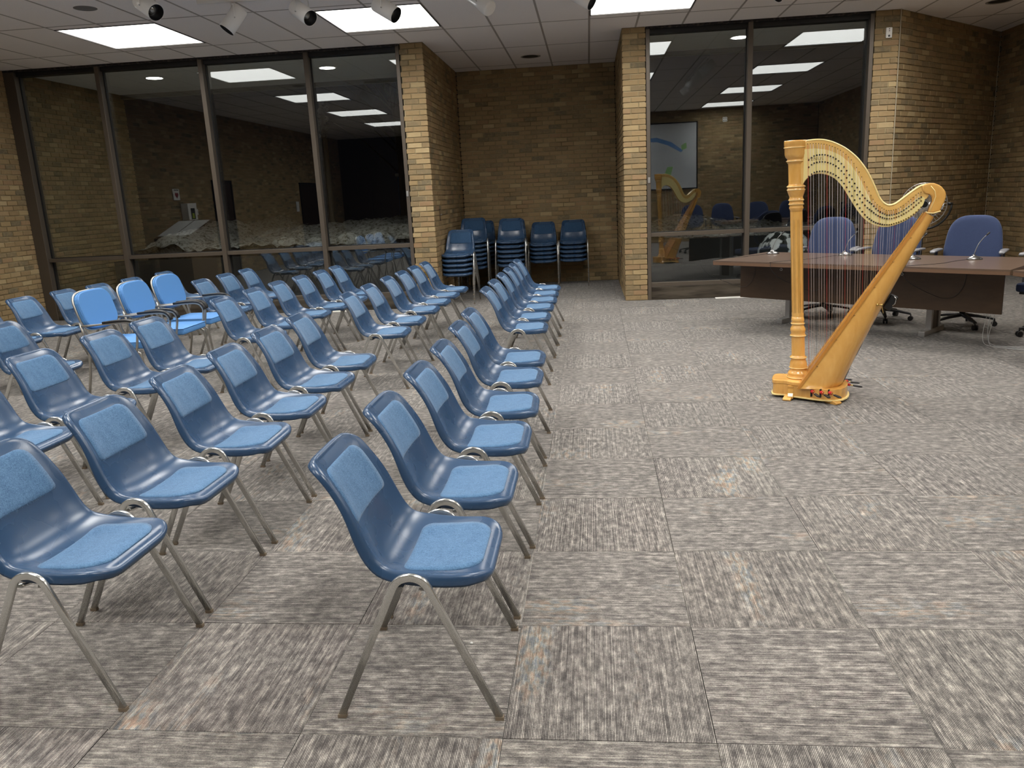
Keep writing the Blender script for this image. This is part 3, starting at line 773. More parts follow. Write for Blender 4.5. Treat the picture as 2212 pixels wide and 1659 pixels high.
for z,r in ((1.758,.0745),(1.668,.0612),(1.497,.0607),(1.475,.060),(1.405,.0505),(1.377,.050),(.287,.057),(.448,.0535),(.536,.046),(.142,.0805),(.212,.0625)):
    mb.tube([Vector((r*math.cos(a)+lean(z),r*math.sin(a),z)) for a in [2*PI*k/32 for k in range(32)]],.0022,seg=6,closed=True)
hobj(mb,'gilt_ring',GOLD)
# neck
NT_=[(-.005,1.800),(.045,1.803),(.091,1.800),(.130,1.790),(.168,1.775),(.232,1.738),(.297,1.683),(.348,1.621),(.389,1.554),(.424,1.481),(.451,1.417),(.468,1.388),(.485,1.368),(.503,1.355),(.522,1.350),(.555,1.359),(.587,1.383),(.618,1.409),(.652,1.437),(.680,1.458),(.705,1.470),(.730,1.476)]
NL=[(-.028,1.462),(-.026,1.49),(-.017,1.512),(-.001,1.539),(.03,1.565),(.062,1.574),(.106,1.572),(.152,1.555),(.191,1.527),(.231,1.478),(.272,1.410),(.32,1.331),(.366,1.269),(.418,1.228),(.456,1.212),(.478,1.206),(.506,1.204),(.534,1.207),(.593,1.228),(.646,1.260),(.69,1.304),(.715,1.340),(.724,1.375)]
NTs=[tuple(p) for p in catmull(NT_,3)]; NLs=[tuple(p) for p in catmull(NL,3)]
neck=NTs+[(.745,1.40),(.738,1.385)]+NLs[::-1]
# the column side of the neck
neck=neck+[(-.05,1.462),(-.06,1.60),(-.065,1.79)]
mb=MB(); mb.prism(neck,-.034,.034,'y'); hobj(mb,'neck',MAPLEP,bev=.006)
mb=MB(); mb.tube([(p[0],-.033,p[1]-.003) for p in NTs],.0058,seg=8); hobj(mb,'gilt_edge_moulding',GOLD)
mb=MB(); mb.tube([(p[0],.033,p[1]-.003) for p in NTs],.0058,seg=8); hobj(mb,'gilt_edge_moulding',GOLD)
PT=[(-.018,1.742),(.03,1.743),(.067,1.741),(.131,1.727),(.195,1.696),(.248,1.654),(.301,1.587),(.342,1.512),(.383,1.432),(.417,1.364),(.44,1.330),(.463,1.310),(.487,1.293),(.513,1.286),(.54,1.288),(.573,1.299),(.61,1.325),(.64,1.353),(.684,1.392),(.707,1.397),(.722,1.384)]
PTs=[tuple(p) for p in catmull(PT,3)]
low=[(a+ (0),b+.003) for a,b in NLs if a>-.02]
mb=MB(); mb.prism(PTs+low[::-1],-.0385,-.034,'y'); hobj(mb,'action_plate',PLATE,bev=.0008,seg=1)
mb=MB(); mb.prism(PTs+low[::-1],.034,.0385,'y'); hobj(mb,'rear_action_plate',PLATE,bev=.0008,seg=1)
# shoulder joining neck and body
KN=[(.700,1.466),(.726,1.477),(.750,1.480),(.773,1.478),(.796,1.468),(.814,1.454),(.832,1.432),(.841,1.41),(.842,1.385),(.835,1.355),(.812,1.296),(.741,1.284),(.752,1.325),(.764,1.362),(.762,1.392),(.745,1.408),(.724,1.412),(.708,1.43)]
mb=MB(); mb.prism(KN,-.048,.048,'y'); hobj(mb,'shoulder',MAPLE,bev=.013,seg=3)
mb=MB(); mb.tube([(.756,-.047,1.30),(.775,-.0485,1.362),(.783,-.0495,1.395),(.776,-.0495,1.43),(.752,-.0485,1.462)],.003,seg=6); mb.tube([(.738,-.05,1.291),(.775,-.052,1.287),(.815,-.045,1.298),(.818,0,1.298),(.815,.045,1.298),(.775,.052,1.287),(.738,.05,1.291)],.0045,seg=8); hobj(mb,'gilt_band',GOLD)
# sound board and rounded body behind it
B0=Vector((.012,0,.097)); B1=Vector((.738,0,1.290)); E_=(B1-B0).normalized(); LB=(B1-B0).length; G_=Vector((E_.z,0,-E_.x))
hw=lambda s:.205-(.205-.047)*(s/LB)**.9
dp=lambda s:.285-.228*(s/LB)**.68
mb=MB(); vs=[];fs=[]; NSg=26; NA=20
for i in range(NSg+1):
    s=LB*i/NSg
    for k in range(NA+1):
        a=PI*k/NA; y=-math.cos(a)*hw(s); d=math.sin(a)**.66*dp(s); P=B0+E_*s+G_*d+Vector((0,y,0))
        if P.z<.100:
            P=P+Vector((0,0,.100-P.z)) 
        vs.append(P)
for i in range(NSg):
    for k in range(NA): fs.append((i*(NA+1)+k,i*(NA+1)+k+1,(i+1)*(NA+1)+k+1,(i+1)*(NA+1)+k))
mb.add(vs,fs,0,True); hobj(mb,'sound_body',MAPLE)
mb=MB(); vs=[]
for s in (0,LB):
    for y in (-1,1):
        for d in (-.012,.006): vs.append(B0+E_*s-G_*(-d)+Vector((0,y*(hw(s)+.004),0)))
mb.add(vs,[(0,2,3,1),(4,5,7,6),(0,1,5,4),(2,6,7,3),(0,4,6,2),(1,3,7,5)]); hobj(mb,'soundboard',MAPLED)
mb=MB(); mb.tube([B0-G_*.014+E_*.02,B1-G_*.014-E_*.01],0,prof=flat_prof(.020,.008)); hobj(mb,'string_rib',MAPLE)
mb=MB()
for s in (.20,.42,.62,.84,1.04,1.22): 
    P=B0+E_*s+G_*.012+Vector((0,-hw(s)-.002,0)); mb.ball(P,.0045,seg=8,rings=5)
hobj(mb,'side_screw',BRASS)
# sound holes in the back
for s0 in (.22,.42,.62,.82,1.0):
    mb=MB(); w=hw(s0)*.30; L=.058-.012*s0; P0=[];P1=[]
    for k in range(20):
        a=2*PI*k/20; y=math.cos(a)*w; s1=s0+math.sin(a)*L; q=math.sin(math.acos(max(-1,min(1,y/hw(s1)))))**.66*dp(s1)
        P0.append(B0+E_*s1+G_*(q-.004)+Vector((0,y,0))); P1.append(B0+E_*s1+G_*(q+.0015)+Vector((0,y,0)))
    mb.add(P0+P1,[tuple(range(20)),tuple(range(39,19,-1))]+[(k,(k+1)%20,20+(k+1)%20,20+k) for k in range(20)]); hobj(mb,'sound_hole',BLACK)
# strings, pins and discs
def interp(P,u):
    for a,b in zip(P,P[1:]):
        if a[0]<=u<=b[0]: return a[1]+(b[1]-a[1])*(u-a[0])/max(b[0]-a[0],1e-6)
    return P[-1][1] if u>P[-1][0] else P[0][1]
NSTR=46; us=[]; u=.004
for k in range(NSTR): us.append(u); u+=.0172 if k<22 else .0140
sc_=.700/us[-1]; us=[.004+(q-.004)*sc_*.995 for q in us]
NLf=[p for p in NLs if p[0]>=-.03]; 
pin_me=disc_me=None
ANG=math.atan2(B1.z-B0.z,B1.x-B0.x)
for k,u in enumerate(us):
    zt=interp(PTs,u)+.028+ (.0 if k>30 else .004); zl=interp(NLf,u)
    zt=min(zt,interp(NTs,u)-.02)
    # straight down to the board along the column's lean
    ub=u; 
    for _ in range(6):
        zb=B0.z+(ub-B0.x)/(B1.x-B0.x)*(B1.z-B0.z); ub=u+.045*(zt-zb)
    zb=B0.z+(ub-B0.x)/(B1.x-B0.x)*(B1.z-B0.z)
    top=Vector((u,-.048,zt)); nut=Vector((u+.045*(zt-zl-.075),-.0455,zl+.075)) if zt-zl>.1 else Vector((u+.045*.02,-.0455,zl+.05)); bot=Vector((ub,0,zb))-G_*.012
    m=STRR if k%7==0 else STRB if k%7==3 else (STRM if k<11 else STRW); r=.00105 if k<11 else .00092-.000006*k
    mb=MB(); mb.tube([top,nut,bot],r,seg=5); hobj(mb,'string',m)
    if pin_me is None:
        mb=MB(); mb.tube([(0,-.030,0),(0,0,0)],.0022,seg=6); mb.tube([(0,-.034,0),(0,-.026,0)],.0035,seg=4); mb.tube([(0,0,0),(0,.078,0)],.0022,seg=6); pin_me=mb.mesh('tuning_pin',[BRASS]); 
        mb=MB(); mb.tube([(0,-.004,0),(0,0,0)],.0058,seg=10); mb.tube([(-.0032,-.010,.0025),(-.0032,-.003,.0025)],.0012,seg=5); mb.tube([(.0032,-.010,-.0025),(.0032,-.003,-.0025)],.0012,seg=5); disc_me=mb.mesh('tuning_disc',[mat('dark_steel_disc',(.10,.085,.06),.35,metal=.8)])
        disc2_me=disc_me.copy(); disc2_me.materials[0]=BRASS
    o=link('tuning_pin',pin_me,harp); o.location=top+Vector((0,.013,0))
    gap=zt-zl
    for q,fz in enumerate((.016,.016+min(.062,gap*.36),min(.125,gap*.72))):
        if q==2 and gap<.09: continue
        z=zl+fz; o=link('tuning_disc',disc_me if (k<32 or q==2) else disc2_me,harp); o.location=(u+.045*(zt-z)+.004,-.0385,z); o.rotation_euler=(0,rnd.uniform(-.5,.5),0); sc=1.0 if k<30 else .85; o.scale=(sc,1,sc)
# engraved name
fc=bpy.data.curves.new('lettering','FONT'); fc.body='VENUS'; fc.size=.030; fc.extrude=.0003; fc.space_character=1.12
fo=bpy.data.objects.new('lettering',fc); C.objects.link(fo); fo.rotation_euler=(PI/2,0,0); fo.location=(.006,-.0388,1.664)
dg=bpy.context.evaluated_depsgraph_get(); dg.update(); me=bpy.data.meshes.new_from_object(fo.evaluated_get(dg)); mw=fo.matrix_world.copy(); bpy.data.objects.remove(fo)
me.transform(Matrix.Translation((.006,-.0388,1.664))@Euler((PI/2,0,0)).to_matrix().to_4x4()); me.materials.clear(); me.materials.append(mat('dark_gold_lettering',(.22,.13,.03),.4)); link('lettering',me,harp)
# base
def basepoly(k=1.0,du=0):
    pts=[(-.178,0),(-.176,.05),(-.168,.088),(-.150,.103),(-.125,.106),(-.095,.104),(-.072,.112),(-.056,.130),(-.044,.142),(-.02,.146),(.02,.156),(.08,.180),(.14,.200),(.20,.207),(.25,.195),(.288,.160),(.312,.105),(.322,.05),(.325,0)]
    up=[(a*k+du,b*k) for a,b in pts]; return up+[(a,-b) for a,b in up[-2:0:-1]]
mb=MB(); mb.prism(basepoly(1.0),.026,.104,'z'); hobj(mb,'base_box',MAPLE,bev=.003)
mb=MB(); mb.prism([(a,b) for a,b in basepoly(1.035) if a<.03],.104,.134,'z'); hobj(mb,'base_top',MAPLE,bev=.009,seg=3)
mb=MB(); mb.prism(basepoly(1.04),.018,.030,'z'); hobj(mb,'base_moulding',GOLD,bev=.004)
def foot(u,v,ang,nm='foot'):
    mb=MB(); m=Euler((0,0,ang)).to_matrix()
    F=lambda p,q,t_: tuple(m@Vector((p,t_,q))+Vector((u,v,0)))
    mb.prism([(-.02,.0),(.075,0),(.080,.012),(.062,.020),(.03,.027),(-.02,.035)],-.028,.028,frame=F); hobj(mb,nm,MAPLE,bev=.005)
for s in (-1,1):
    foot(.215,s*.165,s*R(38)); foot(-.055,s*.115,s*R(100))
    mb=MB(); F=lambda p,q,t_,s=s: (-.045+t_,s*(.118+p),q)
    mb.prism([(0,.026),(.048,.012),(.050,.030),(.034,.050),(.028,.080),(.034,.104),(0,.104)],-.020,.020,frame=F); hobj(mb,'corner_bracket',MAPLE,bev=.004)
# pedals: three on the near side, four on the far side and back
def pedal(u,v,ang,z,L=.06):
    m=Euler((0,0,ang)).to_matrix(); F=lambda p: tuple(m@Vector(p)+Vector((u,v,z)))
    mb=MB(); mb.tube([F((-.03,0,.006)),F((.02,0,.004))],.0045,seg=8); mb.tube([F((.015,0,.003)),F((.045,0,-.002))],.004,seg=8); o=hobj(mb,'pedal',BRASS)
    mb=MB(); mb.tube([F((-.008,0,.006)),F((.016,0,.004))],.0105,seg=12); hobj(mb,'felt',REDF,o)
    mb=MB(); mb.tube([F((.035,0,-.001)),F((.045,0,-.003)),F((.085,0,-.008)),F((.098,0,-.010))],0,prof=flat_prof(.022,.012),smooth=True,taper=[.6,.9,1,.6]); hobj(mb,'pedal_cap',BLACK,o)
    mb=MB(); c=m@Vector((-.010,0,0))+Vector((u,v,z)); mb.box(c+Vector((0,0,-.004)),(.004,.014,.062),mat=m); hobj(mb,'pedal_slot',BLACK,o)
for u,v,a in ((.100,-.198,-1.05),(.160,-.213,-.95),(.215,-.212,-.75)): pedal(u,v,a,.078)
for u,v,a in ((.100,.198,1.05),(.185,.215,.8),(.262,.198,.5),(.306,.13,.25)): pedal(u,v,a,.085)
for v,z in ((.06,.078),): pedal(.322,v,.12,z)

# ------------------------------------------------------------------ conference tables, local d along the front edge, n away from the camera
def frame2(A,dv):
    d=Vector((dv[0],dv[1],0)).normalized(); n=Vector((-d.y,d.x,0)); return math.atan2(d.y,d.x)
def conference_table(A,ang,L,D,label):
    t=empty('conference_table',(A[0],A[1],0),ang); tag(t,label,'table')
    mb=MB(); mb.box((L/2,D/2,.7375),(L,D,.014)); mb.build('tabletop',WALT,t)
    mb=MB(); mb.box((L/2,D/2,.7145),(L-.002,D-.002,.032)); o=mb.build('edge_band',EDGE,t); bevel_obj(o,.003,2)
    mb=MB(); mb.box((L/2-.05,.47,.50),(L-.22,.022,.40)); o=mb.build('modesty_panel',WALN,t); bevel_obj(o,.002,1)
    for x in (.37*L-.0 if False else .44, L-.88):
        mb=MB(); mb.box((x,.91,.025),(.062,.52,.05)); o=mb.build('leg_foot',ALU,t); bevel_obj(o,.004,2)
        mb=MB()
        for y in (.84,1.04): mb.box((x,y,.37),(.055,.04,.65))
        o=mb.build('leg_post',ALU,t); bevel_obj(o,.004,2)
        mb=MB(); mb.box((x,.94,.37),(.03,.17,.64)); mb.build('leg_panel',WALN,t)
    for x in (.55,L-1.02):
        mb=MB(); mb.tube([(x,.459,.625),(x,.448,.625)],.014,seg=14); mb.tube([(x,.449,.625),(x,.4465,.625)],.008,seg=10,mi=1); mb.build('cable_port',[ALU,BLACK],t)
    return t
TA=(1.315,8.619); TANG=math.atan2(6.753-8.619,3.418-1.315)
conference_table(TA,TANG,2.811,1.12,'long walnut conference table with a modesty panel behind the harp')
def tw(d,n,z=0):
    return (TA[0]+math.cos(TANG)*d-math.sin(TANG)*n, TA[1]+math.sin(TANG)*d+math.cos(TANG)*n, z)
TB=tw(2.835,-.02); t2=conference_table(TB,R(-76),1.6,1.0,'second walnut conference table cut off by the right edge')

# gooseneck microphones
def mic(d,n,az,lab,h=.19,reach=.10,cord=None):
    x,y,_=tw(d,n); t=empty('gooseneck_microphone',(x,y,.7446),az); tag(t,lab,'microphone','gooseneck microphones on the conference table')
    mb=MB(); prof=[(.062,.0),(.064,.004),(.060,.012),(.045,.022),(.028,.030),(.016,.036),(.010,.046),(.0,.048)]
    M3=Matrix(((1.15,0,-.25),(0,.8,0),(0,0,1))); mb.lathe(prof,24,mat=M3); mb.build('base',mat('gunmetal',(.20,.195,.19),.28,metal=.85) if 'gunmetal' not in bpy.data.materials else bpy.data.materials['gunmetal'],t)
    mb=MB(); pts=catmull([(-.012,0,.040),(.0,0,.08),(.025,0,.14),(.062,0,h),(reach,0,h+.035)],4); mb.tube(pts,.0038,seg=8); mb.build('gooseneck',bpy.data.materials['gunmetal'],t)
    mb=MB(); a=Vector(pts[-1]); dd=(a-Vector(pts[-3])).normalized(); mb.tube([a-dd*.012,a+dd*.006,a+dd*.020],.008,seg=10,taper=[.7,1,1.0]); mb.ball(a+dd*.022,.0085,seg=10,rings=6); mb.build('capsule',BLACK,t)
    mb=MB(); mb.tube([(.02,-.052,.008),(.03,-.053,.010)],.004); mb.build('button',GREYP,t)
    return t
mics=[(.202,.90,'leftmost gooseneck microphone on the walnut table',True),(1.02,.93,'gooseneck microphone standing behind the harp strings',True),(1.80,.68,'gooseneck microphone hidden behind the harp sound body',False),(2.30,.80,'gooseneck microphone on the right half of the walnut table',True)]
for d,n,lab,cd in mics:
    mic(d,n,R(8) if d>.5 else R(5),lab)
    if cd:
        pts=[tw(d-.045,n-.03,.7475),tw(d-.10,n-.22,.7475),tw(d-.14,n-.48,.7475),tw(d-.33,.02,.7475),tw(d-.34,-.008,.735),tw(d-.33,-.016,.68),tw(d-.27,.06,.58),tw(d-.19,.34,.46),tw(d-.11,.43,.42),tw(d-.02,.447,.45),tw(d+.04,.445,.56),tw(d+.05,.445,.695)]
        mb=MB(); mb.tube([tuple(p) for p in catmull(pts,6)],.0022,seg=6); o=mb.build('microphone_cord',BLACK); tag(o,lab.replace('gooseneck microphone','cord of the gooseneck microphone').replace('leftmost cord','cord').replace('cord of the','cord of the',1) if d>.5 else 'thin black cord drooping below the left end of the walnut table','cord','cords hanging over the table front')
# loose white cables below the right end of the table
for k,(a,b) in enumerate(((0,0),(.03,.05),(.06,-.04))):
    pts=[tw(2.50+a,.66,.34),tw(2.48+a,.64,.20),tw(2.48+a,.60+b,.06),tw(2.54+a,.52+b,.005),tw(2.68+a,.50+b,.005),tw(2.90,.56+b*2,.005),tw(3.2,.66+b,.005)]
    mb=MB(); mb.tube([tuple(p) for p in catmull(pts,6)],.0028,seg=6); o=mb.build('white_cable',mat('white_cable',(.5,.5,.5),.5) if k==0 else bpy.data.materials['white_cable'])
    tag(o,'thin white cable trailing from under the right end of the table','cable','loose white cables under the table')

# ------------------------------------------------------------------ office chairs
def office_chair():
    t=empty('office_chair')       # faces -y
    mb=MB(); mb.box((0,.0,.46),(.50,.48,.085)); o=mb.build('seat',OFFICE,t); bevel_obj(o,.032,3)
    mb=MB(); mb.box((0,.0,.412),(.44,.42,.03)); mb.build('seat_pan',BLACK,t)
    m=Euler((R(-10),0,0)).to_matrix(); out=[]
    for k in range(40):
        a=2*PI*k/40; s,c=math.sin(a),math.cos(a); z=math.copysign(abs(s)**.62,s)*.275; x=math.copysign(abs(c)**.62,c)*(.262-.030*(z/.275))
        out.append((x,z))
    f=lambda p,q,tt: tuple(m@Vector((p,tt+(p/.26)**2*-.030,q))+Vector((0,.265,.835)))
    mb=MB(); vs=[];fs=[]; K=12; NO=len(out)
    for i in range(K+1):
        ph=-PI/2*.999+PI*.998*i/K; fr_=math.cos(ph)**.30; th=math.sin(ph)*.036
        vs+=[f(p*fr_,q*fr_,th) for p,q in out]
    for i in range(K):
        for k in range(NO): l=(k+1)%NO; fs.append((i*NO+k,i*NO+l,(i+1)*NO+l,(i+1)*NO+k))
    c0=len(vs); vs+=[f(0,0,-.0365),f(0,0,.0365)]
    for k in range(NO): l=(k+1)%NO; fs+=[(c0,l,k),(c0+1,K*NO+k,K*NO+l)]
    mb.add(vs,fs,0,True); mb.build('backrest',OFFICE,t)
    mb=MB(); mb.prism([(x*.90,z*.90) for x,z in out],.034,.050,frame=f); mb.build('back_cover',BLACK,t)
    mb=MB(); mb.tube(catmull([(0,.10,.40),(0,.28,.41),(0,.345,.50),(0,.35,.66)],4),0,prof=flat_prof(.07,.02)); mb.build('back_bar',BLACK,t)
    for s in (-1,1):
        mb=MB(); mb.tube(catmull([(s*.20,.02,.415),(s*.29,.02,.43),(s*.310,.06,.58),(s*.305,.08,.745)],4),0,prof=flat_prof(.045,.018)); mb.build('arm_post',BLACK,t)
        mb=MB(); mb.tube([(s*.310,-.07,.745),(s*.310,-.04,.757),(s*.305,.09,.765),(s*.300,.20,.765),(s*.295,.23,.755)],0,prof=flat_prof(.072,.026,e=.7),smooth=True,taper=[.5,.85,1,.9,.5]); mb.build('armrest',GREYP,t)
    mb=MB(); mb.lathe([(.028,.10),(.028,.26),(.018,.27),(.018,.40)],14); mb.build('gas_lift',BLACKM,t)
    for k in range(5):
        a=2*PI*k/5+.3; c,s=math.cos(a),math.sin(a)
        mb=MB(); mb.tube([(c*.02,s*.02,.115),(c*.16,s*.16,.100),(c*.29,s*.29,.075)],0,prof=flat_prof(.045,.03),taper=[1.1,.9,.65]); leg=mb.build('base_leg',BLACK,t)
        mb=MB()
        for q in (-1,1): mb.tube([(c*.29-s*.014*q-s*.008*q,s*.29+c*.014*q+c*.008*q,.027),(c*.29-s*.006*q,s*.29+c*.006*q,.027)],.026,seg=14,smooth=False)
        mb.tube([(c*.29,s*.29,.03),(c*.29,s*.29,.075)],.008,seg=8); mb.build('caster',BLACK,leg)
    return t
oc=office_chair()
oc.location=tw(.54,1.46); oc.rotation_euler=(0,0,TANG+R(8)); tag(oc,'blue office chair behind the harp strings, leftmost at the table','chair','blue office chairs behind the conference table')
dup(oc,tw(1.22,1.46),TANG+R(-6),'blue office chair half hidden by the harp neck and sound body')
dup(oc,tw(2.03,1.46),TANG+R(6),'blue office chair fully in view right of the harp')
dup(oc,tw(2.86,1.30),TANG+R(-12),'blue office chair cut off by the right edge of the photo')

for k,(x,y,a) in enumerate(((2.42,3.4,.1),(3.20,3.25,-.1),(3.98,3.2,.1),(4.76,3.3,-.1))):
    dup(oc,(x,y,0),PI+a,f'blue office chair seen only reflected in the right window, {ORD[k]} of four')
conference_table((2.85,3.95),0.0,2.4,.9,'walnut conference table seen only reflected in the right window')
for k,(x,y) in enumerate(((RP1+.004,YW-.004),(ANG_END[0]-.006,ANG_END[1]-.004))):
    mb=MB(); mb.box((x,y,ZC/2),(.010,.010,ZC)); o=mb.build(f'trim_{k+1}',mat('corner_caulk',(.36,.31,.22),.7) if k==0 else bpy.data.materials['corner_caulk']); tag(o,kind='structure')

# ------------------------------------------------------------------ pedestal fan by the angled wall
def fan(x,y,zc,rz):
    t=empty('pedestal_fan',(x,y,0),rz); tag(t,'round wire-cage fan on a black stand against the angled brick wall','fan')
    mb=MB(); mb.lathe([(.24,0),(.24,.015),(.20,.028),(.03,.04)],28); mb.build('base',BLACKM,t)
    mb=MB(); mb.tube([(0,0,.03),(0,0,zc-.30)],.018,seg=12); mb.build('pole',BLACKM,t)
    mb=MB(); mb.tube([(math.cos(a)*.30,0,zc+math.sin(a)*.30) for a in [PI*(1+k/16) for k in range(17)]],.013,seg=10); 
    for s in (-1,1): mb.tube([(s*.31,0,zc-.01),(s*.25,0,zc)],.016,seg=10)
    mb.build('yoke',BLACKM,t)
    mb=MB()
    for s in (-1,1):
        for k in range(40):
            a=2*PI*k/40; mb.tube([(math.cos(a)*r_,s*(.03+.07*(1-(r_/.25)**2)),zc+math.sin(a)*r_) for r_ in (.04,.10,.17,.225,.25)],.0016,seg=4)
        for r_ in (.04,.11,.18,.25): mb.tube([(math.cos(a)*r_,s*(.03+.07*(1-(r_/.25)**2)),zc+math.sin(a)*r_) for a in [2*PI*k/36 for k in range(36)]],.0022,seg=4,closed=True)
    g=mb.build('wire_cage',ALU,t); g['kind']='stuff'
    mb=MB(); mb.tube([(0,.02,zc),(0,.16,zc)],.055,seg=18); mb.build('motor',BLACKM,t)
    for k in range(3):
        a0=2*PI*k/3; mb=MB(); P=[]
        for q in range(7):
            r_=.05+.165*q/6; wv=.30+.35*math.sin(PI*q/6)*.9; P.append((r_,wv))
        vs=[];fs=[]
        for i,(r_,wv) in enumerate(P):
            for j in range(5):
                a=a0+wv*(j/4-.5)*1.9; vs.append((math.cos(a)*r_,(j/4-.5)*.05,zc+math.sin(a)*r_))
        n=len(vs); vs+=[(x_,y_+.003,z_) for x_,y_,z_ in vs]
        for i in range(6):
            for j in range(4): q=i*5+j; fs+=[(q,q+1,q+6,q+5),(n+q,n+q+5,n+q+6,n+q+1)]
        mb.add(vs,fs,0,True); mb.build('blade',CLEAR,t)
fan(4.02,10.05,1.19,R(-18))

# ------------------------------------------------------------------ ceiling fittings and track lights
mb=MB(); mb.lathe([(.0,-.004),(.105,-.004),(.112,-.001),(.112,.012)],36); o=mb.build('ceiling_speaker',mat('speaker_grille',(.16,.155,.15),.7)); o.location=(-5.05,8.20,ZC); tag(o,'flat round grey ceiling speaker near the top left','speaker')
def downlight(x,y,lab,bright=0):
    t=empty('downlight',(x,y,ZC)); tag(t,lab,'light')
    mb=MB(); mb.lathe([(.150,-.003),(.150,.001),(.128,.003),(.120,-.002),(.15,-.005),(.15,-.003)],32,caps=False); mb.build('trim_ring',TBAR if not bright else WHITE,t)
    if bright: 
        mb=MB(); mb.lathe([(0,-.002),(.115,-.002),(.115,.004)],28); mb.build('lens',mat('soffit_lens',(.9,.9,.9),.5,emis=(1,.97,.92),es=bright) if 'soffit_lens' not in bpy.data.materials else bpy.data.materials['soffit_lens'],t)
    else:
        mb=MB(); mb.lathe([(0,-.0015),(.124,-.0015),(.124,.004)],28); mb.build('dark_reflector',GASKET,t)
    return t
downlight(-.83,12.80,'dark round recessed downlight in the alcove ceiling'); downlight(5.15,11.05,'dark round recessed downlight near the top right corner')
def spot(x,y,zc,az,tilt,lab,ztop=ZC-.045):
    t=empty('track_spotlight',(x,y,zc)); tag(t,lab,'spotlight','white cylinder spotlights on ceiling tracks')
    m=(Euler((0,0,az)).to_matrix()@Euler((0,tilt,0)).to_matrix())
    mb=MB(); prof=[(.0,-.135),(.060,-.135),(.075,-.125),(.078,-.11),(.078,.135),(.0755,.135),(.0755,.04),(.0,.035)]
    mb.lathe(prof,28,mat=m@Matrix(((0,0,1),(0,1,0),(-1,0,0)))); o=mb.build('can',WHITE,t)
    mb=MB(); mb.lathe([(.0745,.134),(.0745,.045),(.03,.042)],28,mat=m@Matrix(((0,0,1),(0,1,0),(-1,0,0))),caps=False); mb.build('black_baffle',BLACK,o)
    mb=MB(); mb.ball(m@Vector((.050,0,0)),(.045,.045,.045),seg=16,rings=10); mb.build('lamp',mat('lamp_glass',(.35,.36,.35),.1,metal=.6) if 'lamp_glass' not in bpy.data.materials else bpy.data.materials['lamp_glass'],o)
    s_=Vector((-math.sin(az),math.cos(az),0)); mb=MB()
    zt=ztop-zc
    for s in (-1,1): mb.tube([s_*s*.084,s_*s*.084+Vector((0,0,zt-.03)),s_*s*.02+Vector((0,0,zt-.012))],0,prof=flat_prof(.014,.004),up=tuple(s_)); 
    mb.tube([Vector((0,0,zt-.03)),Vector((0,0,zt))],.016,seg=10)
    mb.build('yoke',WHITE,t)
    mb=MB()
    for s in (-1,1): mb.tube([s_*s*.080,s_*s*.090],.006,seg=8)
    mb.build('pivot_screw',ALU,t)
    return t
SP=[(-4.02,7.52,3.395,R(-28),R(32),'leftmost white cylinder spotlight at the top edge'),(-3.50,8.20,3.385,R(-150),R(52),'white cylinder spotlight aimed down and left, second from the left'),(-2.78,8.18,3.395,R(-32),R(32),'third white cylinder spotlight from the left, lamp visible'),(-1.95,8.24,3.385,R(-18),R(32),'white cylinder spotlight in front of the middle light panel'),
    (-1.0,8.32,3.40,R(150),R(-38),'white cylinder spotlight with its back turned, right of the middle panel'),(-.02,8.42,3.41,R(-20),R(32),'white cylinder spotlight peeking in beside the right light panel')]
for a in SP: spot(*a)
for k,(x,y) in enumerate(((2.0,5.9),(2.0,6.8),(2.0,7.7),(2.0,8.6))): spot(x,y,3.40,R(200),R(35),f'white cylinder spotlight reflected in the right window, {ORD[k]} of its track')
def track(a,b,lab):
    t=MB(); a=Vector(a);b=Vector(b); d=(b-a).normalized(); c=(a+b)/2; L=(b-a).length
    ang=math.atan2(d.y,d.x); mb=MB(); mb.box((0,0,0),(L,.036,.040)); o=mb.build('light_track',WHITE); bevel_obj(o,.003,1); o.location=(c.x,c.y,ZC-.0235); o.rotation_euler=(0,0,ang); tag(o,lab,'track')
track((-3.86,8.20,0),(.6,8.42,0),'white ceiling track carrying most of the spotlights'); track((-4.02,6.9,0),(-4.02,7.85,0),'short white ceiling track of the leftmost spotlight'); track((2.0,5.6,0),(2.0,8.9,0),'white ceiling track seen only as a window reflection')

# ------------------------------------------------------------------ small wall things
def plate(name,loc,rz,w,h,lab,cat,m=WHITE,dots=()):
    t=empty(name,loc,rz); tag(t,lab,cat)
    mb=MB(); mb.box((0,-.010,0),(w,.02,h),ch=.003); mb.build('housing',m,t)
    for q,(x,z,r_) in enumerate(dots):
        mb=MB(); mb.tube([(x,-.020,z),(x,-.024,z)],r_,seg=12,smooth=False); mb.build('opening',BLACK,t)
    return t
plate('wall_sensor',(3.865,YW-.002,3.315),0,.075,.125,'small white wall box with dark dots high on the right pier','sensor',dots=((0,.045,.006),(0,.022,.006),(0,-.038,.013)))
plate('wall_outlet',(-2.36,YW-.002,.47),0,.075,.115,'brass outlet cover low on the left pier','outlet',BRASS,dots=((0,.022,.010),(0,-.022,.010)))
def hook(loc,rz,lab):
    t=empty('wall_hook',loc,rz); tag(t,lab,'hook'); mb=MB(); mb.box((0,-.004,0),(.022,.008,.17),ch=.002); mb.build('strip',mat('rusty_metal',(.05,.022,.012),.6) if 'rusty_metal' not in bpy.data.materials else bpy.data.materials['rusty_metal'],t)
    mb=MB(); mb.tube([(0,-.008,0),(0,-.025,0),(0,-.028,.012)],.005,seg=8); mb.build('pin',ALU,t)
hook((AX0+.002,11.52,1.30),R(90),'small dark metal hook strip on the left alcove wall')
hook((AX1-.002,12.10,.62),R(-90),'small dark metal hook strip on the right alcove wall')
mb=MB(); mb.box((0,0,.012),(.62,.05,.020),ch=.003); o=mb.build('floor_strip',WHITE); o.location=(2.02,10.985,.0); o.rotation_euler=(0,0,.05); tag(o,'white metal strip on the carpet before the right window','strip')
